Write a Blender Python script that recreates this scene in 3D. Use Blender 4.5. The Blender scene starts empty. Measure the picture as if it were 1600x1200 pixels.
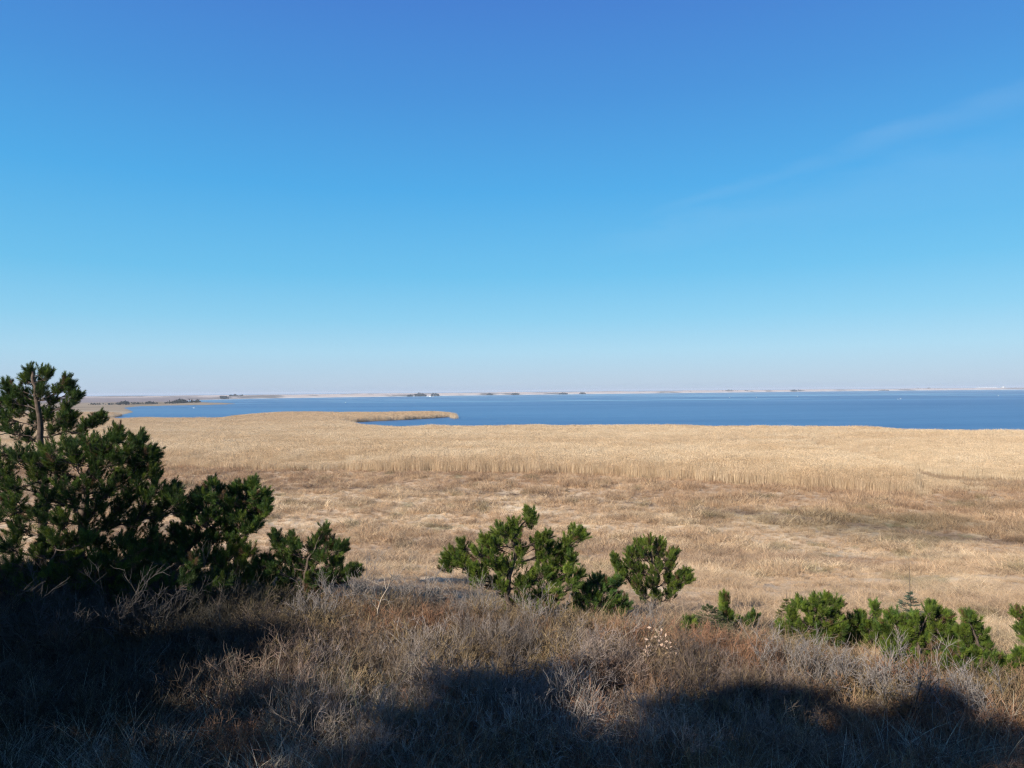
import bpy, math, random
import numpy as np
from mathutils import Matrix, Vector
R = math.radians
rng = np.random.default_rng(7)
random.seed(7)
S = bpy.context.scene

# ------------------------------------------------------------------ camera
CAM_Z = 12.0
F = 1110.0                                   # focal length in pixels of a 1600 px wide frame
cam_d = bpy.data.cameras.new('camera')
cam = bpy.data.objects.new('camera', cam_d)
S.collection.objects.link(cam)
cam_d.sensor_width = 36.0
cam_d.lens = 36.0 * F / 1600.0
cam_d.clip_start = 0.1
cam_d.clip_end = 60000
PITCH, ROLL = math.atan(11 / F), 0.0085
CAM_M = Matrix.Rotation(R(90) + PITCH, 4, 'X') @ Matrix.Rotation(-ROLL, 4, 'Z')
cam.matrix_world = Matrix.Translation((0, 0, CAM_Z)) @ CAM_M
S.camera = cam
CM = np.array(CAM_M.to_3x3())

# ------------------------------------------------------------------ sun and sky
SUN_EL, SUN_AZ = 28.0, 44.0                  # light travels to the right and away from the camera
sun_d = bpy.data.lights.new('sun', 'SUN')
sun_d.energy = 5.0
sun_d.angle = R(0.53)
sun_d.color = (1.0, 0.93, 0.82)
sun = bpy.data.objects.new('sun', sun_d)
S.collection.objects.link(sun)
tr = Vector((math.cos(R(SUN_AZ)) * math.cos(R(SUN_EL)), math.sin(R(SUN_AZ)) * math.cos(R(SUN_EL)), -math.sin(R(SUN_EL))))
sun.rotation_euler = tr.to_track_quat('-Z', 'Y').to_euler()
sun.location = (-30, -30, 40)

S.view_settings.view_transform = 'Standard'
S.view_settings.look = 'None'
S.view_settings.gamma = 1
S.view_settings.exposure = 0.62
S.cycles.max_bounces = 6
S.cycles.diffuse_bounces = 3
S.cycles.transparent_max_bounces = 6
S.cycles.volume_bounces = 0
S.cycles.use_denoising = True
S.cycles.denoiser = 'OPENIMAGEDENOISE'
S.cycles.denoising_input_passes = 'RGB_ALBEDO_NORMAL'
S.cycles.denoising_prefilter = 'NONE'
S.cycles.filter_width = 1.2

def srgb(r, g, b):
    return tuple((c / 255 / 12.92 if c / 255 < 0.04045 else ((c / 255 + 0.055) / 1.055) ** 2.4) for c in (r, g, b))

def pix_dir(px, py):
    d = CM @ np.array([(px - 800) / F, (600 - py) / F, -1.0])
    return d / np.linalg.norm(d)

def at(px, py, z=0.0):
    d = pix_dir(px, py)
    t = (z - CAM_Z) / d[2]
    return np.array([d[0] * t, d[1] * t])

class N:
    """small helper round a node tree"""
    def __init__(s, nt): s.nt = nt; s.L = nt.links
    def new(s, t, **kw):
        n = s.nt.nodes.new(t)
        for k, v in kw.items():
            if k.startswith('i_'):
                n.inputs[k[2:].replace('_', ' ')].default_value = v
            else: setattr(n, k, v)
        return n
    def link(s, a, b): s.L.new(a, b)
    def math(s, op, a, b=None, c=None, clamp=False):
        n = s.nt.nodes.new('ShaderNodeMath'); n.operation = op; n.use_clamp = clamp
        for i, v in enumerate((a, b, c)):
            if v is None: continue
            if isinstance(v, (int, float)): n.inputs[i].default_value = v
            else: s.L.new(v, n.inputs[i])
        return n.outputs[0]
    def mix(s, fac, a, b, blend='MIX'):
        n = s.nt.nodes.new('ShaderNodeMix'); n.data_type = 'RGBA'; n.blend_type = blend
        for sock, v in ((n.inputs[0], fac), (n.inputs[6], a), (n.inputs[7], b)):
            if isinstance(v, (int, float)): sock.default_value = v
            elif isinstance(v, tuple): sock.default_value = tuple(v) + ((1,) if len(v) == 3 else ())
            else: s.L.new(v, sock)
        return n.outputs[2]
    def ramp(s, fac, pts, interp='LINEAR'):
        n = s.nt.nodes.new('ShaderNodeValToRGB'); cr = n.color_ramp; cr.interpolation = interp
        while len(cr.elements) > 1: cr.elements.remove(cr.elements[-1])
        for i, (p, c) in enumerate(pts):
            e = cr.elements[0] if i == 0 else cr.elements.new(p)
            e.position = p
            e.color = (tuple(c) + (1,)) if isinstance(c, tuple) else (c, c, c, 1)
        s.L.new(fac, n.inputs[0])
        return n.outputs[0]
    def noise(s, vec, scale, detail=4, rough=0.55, dist=0.0):
        n = s.nt.nodes.new('ShaderNodeTexNoise')
        n.inputs['Scale'].default_value = scale; n.inputs['Detail'].default_value = detail
        n.inputs['Roughness'].default_value = rough; n.inputs['Distortion'].default_value = dist
        if vec is not None: s.L.new(vec, n.inputs['Vector'])
        return n.outputs['Fac']

world = bpy.data.worlds.new('World')
S.world = world
world.use_nodes = True
wn = N(world.node_tree)
world.node_tree.nodes.clear()
EXPO = 2 ** S.view_settings.exposure
sky = wn.new('ShaderNodeTexSky')
sky.sky_type = 'NISHITA'; sky.sun_disc = False
sky.sun_elevation = R(SUN_EL)
sky.sun_rotation = R(180 + 90 - SUN_AZ)
sky.air_density = 1.0; sky.dust_density = 0.6; sky.ozone_density = 2.0
tc = wn.new('ShaderNodeTexCoord')
sep = wn.new('ShaderNodeSeparateXYZ'); wn.link(tc.outputs['Generated'], sep.inputs[0])
SKY = [(0.0, (178, 198, 222)), (0.012, (182, 205, 228)), (0.055, (168, 214, 240)), (0.10, (138, 206, 240)), (0.16, (106, 193, 238)),
       (0.27, (76, 172, 234)), (0.383, (70, 148, 221)), (0.48, (68, 130, 212)), (0.7, (48, 92, 165)), (1.0, (36, 72, 140))]
grad = wn.ramp(sep.outputs[2], [(p, tuple(v / EXPO for v in srgb(*c))) for p, c in SKY])
nish = wn.mix(1.0, sky.outputs[0], (0.10, 0.10, 0.10), 'MULTIPLY')
base = wn.mix(0.92, nish, grad)
# faint high cirrus streak across the right of the sky
def streak(base, p1, p2, w, strength, seed):
    d1, d2 = pix_dir(*p1), pix_dir(*p2)
    n = np.cross(d1, d2); n /= np.linalg.norm(n)
    al = np.cross(n, d1)
    dn = wn.new('ShaderNodeVectorMath', operation='DOT_PRODUCT'); wn.link(tc.outputs['Generated'], dn.inputs[0]); dn.inputs[1].default_value = n
    da = wn.new('ShaderNodeVectorMath', operation='DOT_PRODUCT'); wn.link(tc.outputs['Generated'], da.inputs[0]); da.inputs[1].default_value = al
    a = da.outputs['Value']
    mp = wn.new('ShaderNodeMapping'); mp.inputs['Scale'].default_value = (3, 3, 9); mp.inputs['Location'].default_value = (seed, seed, 0)
    wn.link(tc.outputs['Generated'], mp.inputs[0])
    nz = wn.noise(mp.outputs[0], 3.0, 6, 0.6)
    wob = wn.math('MULTIPLY', wn.math('SUBTRACT', nz, 0.5), w * 1.5)
    dist = wn.math('ABSOLUTE', wn.math('ADD', dn.outputs['Value'], wob))
    width = wn.math('ADD', wn.math('MULTIPLY', a, w * 1.6), w * 0.35)
    prof = wn.math('SUBTRACT', 1.0, wn.math('DIVIDE', dist, wn.math('MAXIMUM', width, 0.001)), clamp=True)
    prof = wn.math('SMOOTH_MIN', prof, 0.8, 0.3)
    along = wn.math('MULTIPLY', a, 9.0, clamp=True)
    fac = wn.math('MULTIPLY', wn.math('MULTIPLY', prof, along), wn.math('MULTIPLY', nz, strength), clamp=True)
    front = wn.math('GREATER_THAN', sep.outputs[1], 0.0)
    return wn.mix(wn.math('MULTIPLY', fac, front), base, tuple(v / EXPO for v in srgb(200, 222, 244)))
base = streak(base, (985, 343), (1600, 148), 0.018, 0.15, 3.1)
base = streak(base, (900, 395), (1640, 235), 0.045, 0.11, 8.4)
bg = wn.new('ShaderNodeBackground'); wn.link(base, bg.inputs[0]); bg.inputs[1].default_value = 1.0
wo = wn.new('ShaderNodeOutputWorld'); wn.link(bg.outputs[0], wo.inputs[0])

# ------------------------------------------------------------------ numeric helpers
def _h(ix, iy, seed):
    n = (ix.astype(np.int64) * 374761393 + iy.astype(np.int64) * 668265263 + seed * 1442695041) & 0xffffffff
    n = ((n ^ (n >> 13)) * 1274126177) & 0xffffffff
    return ((n ^ (n >> 16)) & 0xffffff) / float(0xffffff)
def vnoise(x, y, seed=0):
    x = np.asarray(x, float); y = np.asarray(y, float)
    ix = np.floor(x); iy = np.floor(y); fx = x - ix; fy = y - iy
    fx = fx * fx * (3 - 2 * fx); fy = fy * fy * (3 - 2 * fy)
    a = _h(ix, iy, seed); b = _h(ix + 1, iy, seed); c = _h(ix, iy + 1, seed); d = _h(ix + 1, iy + 1, seed)
    return (a * (1 - fx) + b * fx) * (1 - fy) + (c * (1 - fx) + d * fx) * fy
def fbm(x, y, seed=0, o=4):
    s = 0; amp = 0.5; t = 0
    for k in range(o):
        s = s + amp * vnoise(x * 2 ** k + 17.3 * k, y * 2 ** k - 9.1 * k, seed + k); t += amp; amp *= 0.5
    return s / t                                # 0..1
def sstep(a, b, x):
    t = np.clip((x - a) / (b - a), 0, 1); return t * t * (3 - 2 * t)
def norm(v):
    return v / np.maximum(np.linalg.norm(v, axis=-1, keepdims=True), 1e-9)

def fast_mesh(name, verts, faces, mat=None, col=None, smooth=False, uv=None):
    """verts (n,3); faces = list of (m,k) index arrays"""
    me = bpy.data.meshes.new(name)
    verts = np.asarray(verts, np.float32)
    if not isinstance(faces, list): faces = [faces]
    faces = [np.asarray(f, np.int32) for f in faces if len(f)]
    nl = sum(f.size for f in faces); npoly = sum(len(f) for f in faces)
    me.vertices.add(len(verts)); me.vertices.foreach_set('co', verts.ravel())
    me.loops.add(nl); me.polygons.add(npoly)
    me.loops.foreach_set('vertex_index', np.concatenate([f.ravel() for f in faces]))
    tot = np.concatenate([np.full(len(f), f.shape[1], np.int32) for f in faces])
    st = np.concatenate([[0], np.cumsum(tot)[:-1]]).astype(np.int32)
    me.polygons.foreach_set('loop_start', st)
    if smooth: me.polygons.foreach_set('use_smooth', np.ones(npoly, bool))
    me.update(calc_edges=True)
    if col is not None:
        a = me.color_attributes.new('tint', 'FLOAT_COLOR', 'POINT')
        c = np.ones((len(verts), 4), np.float32); c[:, :3] = col
        a.data.foreach_set('color', c.ravel())
    if mat: me.materials.append(mat)
    return me

class Geo:
    """collects tubes, blades and solids into one mesh"""
    def __init__(s): s.v = []; s.f = {3: [], 4: []}; s.c = []; s.n = 0
    def add(s, v, f, c=(1, 1, 1)):
        v = np.asarray(v, float); f = np.asarray(f)
        s.v.append(v); s.f[f.shape[1]].append(f + s.n)
        cc = np.empty((len(v), 3)); cc[:] = c; s.c.append(cc); s.n += len(v)
    def tube(s, pts, rad, sides=5, c=(1, 1, 1), cap=True):
        pts = np.asarray(pts, float); n = len(pts)
        rad = np.broadcast_to(np.asarray(rad, float), (n,))
        t = norm(np.gradient(pts, axis=0))
        ref = np.array([0, 0, 1.0]) if abs(t[0][2]) < 0.9 else np.array([1.0, 0, 0])
        u = norm(np.cross(t, ref)); w = np.cross(t, u)
        a = np.linspace(0, 2 * np.pi, sides, endpoint=False)
        ring = pts[:, None] + rad[:, None, None] * (np.cos(a)[None, :, None] * u[:, None] + np.sin(a)[None, :, None] * w[:, None])
        i = np.arange(n - 1)[:, None] * sides; j = np.arange(sides)[None]; k = (j + 1) % sides
        f = np.stack([i + j, i + k, i + sides + k, i + sides + j], -1).reshape(-1, 4)
        s.add(ring.reshape(-1, 3), f, c)
        if cap and sides >= 3:
            v = ring[-1]; cen = v.mean(0)
            s.add(np.vstack([v, cen]), [[q, (q + 1) % sides, sides] for q in range(sides)], c)
    def box(s, lo, hi, c=(1, 1, 1)):
        x0, y0, z0 = lo; x1, y1, z1 = hi
        v = [(x0, y0, z0), (x1, y0, z0), (x1, y1, z0), (x0, y1, z0), (x0, y0, z1), (x1, y0, z1), (x1, y1, z1), (x0, y1, z1)]
        s.add(v, [(0, 3, 2, 1), (4, 5, 6, 7), (0, 1, 5, 4), (1, 2, 6, 5), (2, 3, 7, 6), (3, 0, 4, 7)], c)
    def mesh(s, name, mat, smooth=False):
        fs = [np.concatenate(v) for v in s.f.values() if v]
        return fast_mesh(name, np.concatenate(s.v), fs, mat, np.concatenate(s.c), smooth)

def link(name, data, parent=None, loc=None):
    o = bpy.data.objects.new(name, data); S.collection.objects.link(o)
    if parent is not None: o.parent = parent
    if loc is not None: o.location = loc
    return o
def tag(o, label=None, cat=None, group=None, kind=None):
    if label: o['label'] = label
    if cat: o['category'] = cat
    if group: o['group'] = group
    if kind: o['kind'] = kind
    return o
def root(name, loc, label, cat, group=None, rz=0.0):
    o = link(name, None, loc=loc); o.empty_display_size = 0.2; o.rotation_euler = (0, 0, rz)
    return tag(o, label, cat, group)

# ------------------------------------------------------------------ materials
def mat_tint(name, rough=0.8, transl=0.0, spec=0.3, inst=False, var=0.15, nscale=6.0, gain=(1, 1, 1)):
    """colour = the mesh's own tint attribute (x the instance's tint), broken up by noise"""
    m = bpy.data.materials.new(name); m.use_nodes = True
    n = N(m.node_tree); m.node_tree.nodes.clear()
    a = n.new('ShaderNodeAttribute', attribute_name='tint')
    c = a.outputs['Color']
    if inst:
        b = n.new('ShaderNodeAttribute', attribute_name='itint', attribute_type='INSTANCER')
        c = n.mix(1.0, c, b.outputs['Color'], 'MULTIPLY')
    g = n.new('ShaderNodeNewGeometry')
    nz = n.noise(g.outputs['Position'], nscale, 3)
    k = n.ramp(nz, [(0.25, 1 - var * 2), (0.75, 1 + 0.0)])
    c = n.mix(1.0, c, k, 'MULTIPLY')
    if gain != (1, 1, 1): c = n.mix(1.0, c, gain, 'MULTIPLY')
    p = n.new('ShaderNodeBsdfPrincipled'); n.link(c, p.inputs['Base Color'])
    p.inputs['Roughness'].default_value = rough; p.inputs['Specular IOR Level'].default_value = spec
    out = n.new('ShaderNodeOutputMaterial')
    if transl > 0:
        t = n.new('ShaderNodeBsdfTranslucent'); n.link(c, t.inputs[0])
        mx = n.new('ShaderNodeMixShader'); mx.inputs[0].default_value = transl
        n.link(p.outputs[0], mx.inputs[1]); n.link(t.outputs[0], mx.inputs[2]); n.link(mx.outputs[0], out.inputs[0])
    else: n.link(p.outputs[0], out.inputs[0])
    return m

def mat_plain(name, col, rough=0.6, col2=None, nscale=8.0, bump=0.0, metallic=0.0):
    m = bpy.data.materials.new(name); m.use_nodes = True
    n = N(m.node_tree); m.node_tree.nodes.clear()
    tcn = n.new('ShaderNodeTexCoord')
    nz = n.noise(tcn.outputs['Object'], nscale, 5)
    c2 = col2 or tuple(v * 0.75 for v in col)
    c = n.mix(n.ramp(nz, [(0.35, 0.0), (0.65, 1.0)]), c2, col)
    p = n.new('ShaderNodeBsdfPrincipled'); n.link(c, p.inputs['Base Color'])
    p.inputs['Roughness'].default_value = rough; p.inputs['Metallic'].default_value = metallic
    if bump:
        b = n.new('ShaderNodeBump'); b.inputs['Strength'].default_value = bump; b.inputs['Distance'].default_value = 0.01
        n.link(nz, b.inputs['Height']); n.link(b.outputs[0], p.inputs['Normal'])
    out = n.new('ShaderNodeOutputMaterial'); n.link(p.outputs[0], out.inputs[0])
    return m

M_NEEDLE = mat_tint('pine_needles', 0.55, 0.30, 0.22, var=0.12)
M_BARK = mat_tint('bark', 0.9, 0, 0.15, var=0.3, nscale=18)
M_TWIG = mat_tint('dry_twigs', 0.75, 0, 0.35, inst=True, var=0.2)
M_TWIG1 = mat_tint('dry_twigs_single', 0.75, 0, 0.35, var=0.2)
M_GRASS = mat_tint('dry_grass', 0.7, 0.22, 0.3, inst=True, var=0.14, nscale=2.0)
M_REED = mat_tint('reed_straw', 0.7, 0.25, 0.3, inst=True, var=0.1, nscale=0.4)
M_LEAF = mat_tint('dead_leaves', 0.7, 0.3, 0.3)

# ------------------------------------------------------------------ the lagoon's outline (metres on the ground)
_near = [at(px, py, 2.0) for px, py in [(1900, 686), (1700, 677), (1600, 673.5), (1500, 671.5), (1420, 670.3), (1390, 668.6), (1350, 667), (1250, 666.4), (1200, 666), (1100, 664.8),
         (1000, 664.4), (900, 664), (860, 663), (835, 662.3), (800, 664), (740, 665.6), (700, 665.4), (620, 665), (560, 662.5)]]
_tongue = [at(px, py, 0) for px, py in [(528, 661), (560, 659.3), (620, 656.5), (680, 653.2), (706, 651)]]
_pen = [at(px, py, 2.0) for px, py in [(711, 647.5), (707, 644.6), (690, 643.2), (650, 642.8), (600, 644), (550, 643.4), (490, 643.2), (440, 643.8), (400, 645.8), (372, 648), (345, 652.2),
         (300, 652.6), (230, 652.2), (190, 653.6)]]
_left = [at(px, py, 0) for px, py in [(158, 657.5), (172, 653), (190, 649), (212, 643.8), (204, 640), (196, 637.2), (216, 635), (260, 633.8), (300, 633.2), (350, 632), (373, 631), (350, 629.4),
         (310, 628), (285, 626.3), (330, 624.6), (400, 622.8), (500, 621.3), (600, 620), (700, 618.4), (800, 617.2), (900, 616.0), (1000, 614.9), (1150, 613.2), (1400, 610.4),
         (1600, 608.6), (1900, 605.5)]]
WATER = np.array(_near + _tongue + _pen + _left)
WATER = np.vstack([WATER, [[4200, 2300]], [[900, 60]], [[220, 110]]])
def sd_poly(x, y, poly=WATER):
    """signed distance: positive inside the water"""
    x = np.asarray(x, float); y = np.asarray(y, float)
    d = np.full(x.shape, 1e12); ins = np.zeros(x.shape, bool)
    for i in range(len(poly)):
        a = poly[i]; b = poly[(i + 1) % len(poly)]
        ex, ey = b - a; wx = x - a[0]; wy = y - a[1]
        t = np.clip((wx * ex + wy * ey) / (ex * ex + ey * ey), 0, 1)
        d = np.minimum(d, (wx - t * ex) ** 2 + (wy - t * ey) ** 2)
        c = (a[1] > y) != (b[1] > y)
        xi = a[0] + (y - a[1]) * ex / (ey if ey else 1e-9)
        ins ^= c & (x < xi)
    return np.where(ins, 1, -1) * np.sqrt(d)

PD = np.array([-80, 0, 6, 8, 10, 12, 13, 15, 17, 21, 26, 32, 38, 45, 52, 60, 80, 1e5])
PZ = np.array([8.2, 7.95, 7.8, 7.85, 7.95, 7.9, 7.8, 7.45, 6.97, 6.1, 5.0, 3.65, 2.4, 1.15, .5, .25, .2, .2])
def ground_z(x, y):
    x = np.asarray(x, float); y = np.asarray(y, float)
    z = np.interp(y, PD, PZ)
    z = z - 0.085 * np.clip(x, -11, 13) * (1 - sstep(14, 40, y)) * sstep(-30, 4, y)
    near = 1 - sstep(40, 60, y)
    z = z + near * 0.34 * (fbm(x / 3.2, y / 3.2, 3) - 0.5)
    r = np.hypot(x, y)
    tus = sstep(13, 18, y) * (1 - sstep(90, 130, y))
    z = z + tus * (0.34 * (fbm(x / 1.1, y / 1.1, 11, 3) - 0.5) + 0.28 * (fbm(x / 5, y / 5, 12, 2) - 0.5))
    return z

# line in front of which the reeds stop, and the old track across the meadow, as distance against bearing
def _curve(pts):
    w = [at(px, py, 0.1) for px, py in pts]
    t = np.array([p[0] / p[1] for p in w]); d = np.array([p[1] for p in w]); o = np.argsort(t)
    return lambda x, y: np.interp(x / np.maximum(y, 1e-3), t[o], d[o])
reed_front = _curve([(-200, 728), (0, 728), (250, 732), (400, 735), (700, 738), (900, 741), (1000, 746), (1100, 754), (1250, 764), (1400, 772), (1430, 774), (1500, 768), (1600, 766), (1800, 770)])
track = _curve([(-200, 757), (100, 758), (400, 763), (700, 768), (850, 776), (1000, 790), (1250, 812), (1400, 832), (1600, 862), (1800, 890)])
channel = _curve([(1250, 700), (1330, 716), (1400, 733), (1480, 752), (1540, 756), (1600, 757), (1800, 760)])

C_STRAW = np.array((0.70, 0.505, 0.32)); C_PALE = np.array((0.85, 0.66, 0.44)); C_BROWN = np.array((0.42, 0.28, 0.18))
C_RED = np.array((0.53, 0.365, 0.23)); C_OLIVE = np.array((0.30, 0.26, 0.155)); C_REED = np.array((0.84, 0.68, 0.47))
def mixc(a, b, t): t = np.asarray(t)[..., None]; return a * (1 - t) + b * t
def meadow_col(x, y):
    x = np.asarray(x, float); y = np.asarray(y, float)
    n1 = fbm(x / 16, y / 7, 21); n2 = fbm(x / 3.6, y / 2.2, 22); n3 = fbm(x / 26, y / 14, 23)
    c = mixc(np.broadcast_to(C_STRAW, x.shape + (3,)), C_PALE, sstep(.45, .72, n2))
    c = mixc(c, C_BROWN, 0.6 * sstep(.52, .72, n1))
    beyond = sstep(-2.5, 4, y - track(x, y) + 10 * (n1 - .5))
    c = mixc(c, mixc(np.broadcast_to(C_RED, x.shape + (3,)), C_STRAW, sstep(.42, .68, n2)), 0.66 * beyond)
    right = sstep(6, 34, x) * sstep(48, 54, y) * (1 - sstep(76, 88, y))
    c = mixc(c, C_OLIVE, right * sstep(.42, .64, n3 * .6 + n1 * .4) * .75)
    line = np.exp(-((y - track(x, y) + 2 * (n2 - .5)) / 1.0) ** 2)
    c = mixc(c, C_BROWN * .5, .9 * line)
    line2 = np.exp(-((y - track(x, y) - 2.6 + 2 * (n2 - .5)) / 0.7) ** 2)
    c = mixc(c, C_PALE, .6 * line2 * (1 - sstep(-5, 25, x)))
    gr = sstep(.72, .8, fbm(x / 1.6, y / 2.4, 31, 2))
    c = mixc(c, np.array((.16, .17, .07)), gr * .5)
    return c
def ground_col(x, y):
    sd = sd_poly(x, y)
    c = meadow_col(x, y)
    rf = reed_front(x, y)
    reed = sstep(-1, 2, y - rf)
    n1 = fbm(x / 40, y / 25, 41)
    c = mixc(c, mixc(np.broadcast_to(C_REED * .62, x.shape + (3,)), C_RED * .8, sstep(.5, .7, n1)), reed)
    far = sstep(420, 600, y)
    n2 = fbm(x / 190, y / 260, 44); n3 = fbm(x / 60, y / 90, 45)
    land = mixc(np.broadcast_to(np.array((.40, .30, .19)), x.shape + (3,)), np.array((.23, .17, .10)), sstep(.4, .62, n3))
    land = mixc(land, np.array((.30, .235, .22)), sstep(900, 1150, y))  # heather tone made purplish with distance, haze put into the colour
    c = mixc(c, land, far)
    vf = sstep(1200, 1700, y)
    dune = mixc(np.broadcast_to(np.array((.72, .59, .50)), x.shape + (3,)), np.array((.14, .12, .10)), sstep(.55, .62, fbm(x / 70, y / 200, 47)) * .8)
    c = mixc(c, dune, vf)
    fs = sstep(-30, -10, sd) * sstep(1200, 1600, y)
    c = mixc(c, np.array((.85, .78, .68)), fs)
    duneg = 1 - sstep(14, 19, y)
    heath = mixc(np.broadcast_to(np.array((.10, .075, .05)), x.shape + (3,)), np.array((.26, .20, .115)), sstep(.45, .7, fbm(x / .8, y / .8, 46)))  # dark heath brown, set low so the colour deepens the foreground shade
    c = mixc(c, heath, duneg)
    return c

# ------------------------------------------------------------------ ground sheet
def build_ground():
    r = np.concatenate([np.geomspace(0.6, 330, 430), np.geomspace(336, 24000, 190)])
    th = np.concatenate([np.linspace(R(-50), R(50), 470), np.linspace(R(53), R(307), 86)])
    n, m = len(r), len(th)
    rr, tt = np.meshgrid(r, th, indexing='ij')
    x = rr * np.sin(tt); y = rr * np.cos(tt)
    z = ground_z(x, y)
    sd = sd_poly(x, y)
    far = rr > 1000
    shelf = np.where(far, 12.0, 3.0)
    k = sstep(-1, 1, sd / shelf)
    z = z * (1 - k) - 0.8 * k
    # low dunes on the far shore and the sea beyond them
    inland = -sd
    du = sstep(20, 90, inland) * sstep(1350, 1600, rr)
    fh = 3.6 + 6.2 * fbm(x / 130, y / 210, 61, 4) ** 1.3
    nearleft = sstep(-3000, -700, x) * 0 + 1
    z = z + du * fh * (1 - sstep(380, 800, inland) * 0.0)
    sea = sstep(700, 900, inland) * sstep(2400, 2800, rr)
    z = z * (1 - sea) + sea * -1.5
    low = sstep(5, 40, inland) * sstep(400, 600, rr) * (1 - sstep(1350, 1600, rr))
    z = z + low * 1.0 * fbm(x / 45, y / 60, 66, 3)
    v = np.stack([x, y, z], -1).reshape(-1, 3)
    v = np.vstack([v, [[0, 0, float(ground_z(0., 0.))]]])
    i = np.arange(n - 1)[:, None]; j = np.arange(m)[None]; jn = (j + 1) % m
    f = np.stack([i * m + j, i * m + jn, (i + 1) * m + jn, (i + 1) * m + j], -1).reshape(-1, 4)[:, ::-1]
    c0 = n * m
    fan = np.stack([np.arange(m), (np.arange(m) + 1) % m, np.full(m, c0)], -1)
    col = np.vstack([ground_col(x, y).reshape(-1, 3), [[.2, .15, .1]]])
    mt = bpy.data.materials.new('ground_dry_grass'); mt.use_nodes = True
    q = N(mt.node_tree); mt.node_tree.nodes.clear()
    a = q.new('ShaderNodeAttribute', attribute_name='tint')
    g = q.new('ShaderNodeNewGeometry')
    n1 = q.noise(g.outputs['Position'], 2.3, 6, .65)
    n2 = q.noise(g.outputs['Position'], 14, 4, .6)
    k1 = q.ramp(n1, [(.3, .62), (.7, 1.12)]); k2 = q.ramp(n2, [(.3, .7), (.7, 1.1)])
    c = q.mix(1, q.mix(1, a.outputs['Color'], k1, 'MULTIPLY'), k2, 'MULTIPLY')
    p = q.new('ShaderNodeBsdfPrincipled'); q.link(c, p.inputs['Base Color']); p.inputs['Roughness'].default_value = .95
    p.inputs['Specular IOR Level'].default_value = .1
    b = q.new('ShaderNodeBump'); b.inputs['Strength'].default_value = .6; b.inputs['Distance'].default_value = .06
    q.link(n2, b.inputs['Height']); q.link(b.outputs[0], p.inputs['Normal'])
    o = q.new('ShaderNodeOutputMaterial'); q.link(p.outputs[0], o.inputs[0])
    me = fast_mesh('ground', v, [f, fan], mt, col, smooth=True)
    return tag(link('ground', me), kind='structure', label='dry marsh meadow and dune falling to the lagoon')
build_ground()

def build_water():
    m = bpy.data.materials.new('lagoon_water'); m.use_nodes = True
    q = N(m.node_tree); m.node_tree.nodes.clear()
    g = q.new('ShaderNodeNewGeometry')
    mp = q.new('ShaderNodeMapping'); mp.inputs['Scale'].default_value = (1 / 700, 1 / 260, 1); q.link(g.outputs['Position'], mp.inputs[0])
    big = q.noise(mp.outputs[0], 1.0, 5, .6, .4)
    mp2 = q.new('ShaderNodeMapping'); mp2.inputs['Scale'].default_value = (1 / 9, 1 / 4, 1); q.link(g.outputs['Position'], mp2.inputs[0])
    rip = q.noise(mp2.outputs[0], 1.0, 6, .7)
    sx = q.new('ShaderNodeSeparateXYZ'); q.link(g.outputs['Position'], sx.inputs[0])
    mp3 = q.new('ShaderNodeMapping'); mp3.inputs['Scale'].default_value = (1 / 900, 1 / 90, 1); q.link(g.outputs['Position'], mp3.inputs[0])
    bars = q.ramp(q.noise(mp3.outputs[0], 1.0, 3, .5), [(.53, 0.0), (.60, 1.0)])
    farm = q.math('MULTIPLY', q.math('SUBTRACT', sx.outputs[1], 700), 1 / 200, clamp=True)
    bars = q.math('MULTIPLY', bars, farm)
    c = q.mix(q.ramp(big, [(.3, 0.), (.7, 1.)]), (0.045, 0.135, 0.28), (0.080, 0.21, 0.37))
    c = q.mix(q.math('MULTIPLY', bars, .95), c, (0.26, 0.50, 0.60))
    c = q.mix(q.ramp(rip, [(.3, .7), (.7, 0.)]), c, q.mix(1.0, c, (.6, .6, .7), 'MULTIPLY'))
    p = q.new('ShaderNodeBsdfPrincipled'); q.link(c, p.inputs['Base Color'])
    p.inputs['IOR'].default_value = 1.33; p.inputs['Specular IOR Level'].default_value = .35
    ro = q.ramp(big, [(.35, .42), (.65, .30)])
    q.link(ro, p.inputs['Roughness'])
    b = q.new('ShaderNodeBump'); b.inputs['Strength'].default_value = .9; b.inputs['Distance'].default_value = .5
    q.link(rip, b.inputs['Height']); q.link(b.outputs[0], p.inputs['Normal'])
    o = q.new('ShaderNodeOutputMaterial'); q.link(p.outputs[0], o.inputs[0])
    # one sheet of water that ends under the land on every side
    x = np.concatenate([np.linspace(-24000, -1000, 24), np.linspace(-950, 950, 39), np.linspace(1000, 24000, 24)])
    y = np.concatenate([np.linspace(100, 1000, 30), np.linspace(1100, 24000, 40)])
    X, Y = np.meshgrid(x, y, indexing='ij')
    v = np.stack([X, Y, np.full_like(X, -0.05)], -1).reshape(-1, 3)
    n, k = X.shape; i = np.arange(n - 1)[:, None]; j = np.arange(k - 1)[None]
    f = np.stack([i * k + j, (i + 1) * k + j, (i + 1) * k + j + 1, i * k + j + 1], -1).reshape(-1, 4)
    tag(link('water', fast_mesh('water', v, f, m)), kind='structure', label='blue lagoon water with pale shallow streaks')
build_water()

# ------------------------------------------------------------------ scattering (geometry nodes, for uncountable growth only)
TEMPL = {}
def template(kind, meshes):
    col = bpy.data.collections.new(kind + '_sources')
    for i, me in enumerate(meshes):
        o = bpy.data.objects.new('%s_%02d' % (kind, i), me); col.objects.link(o)
    TEMPL[kind] = (col, len(meshes)); return col

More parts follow.
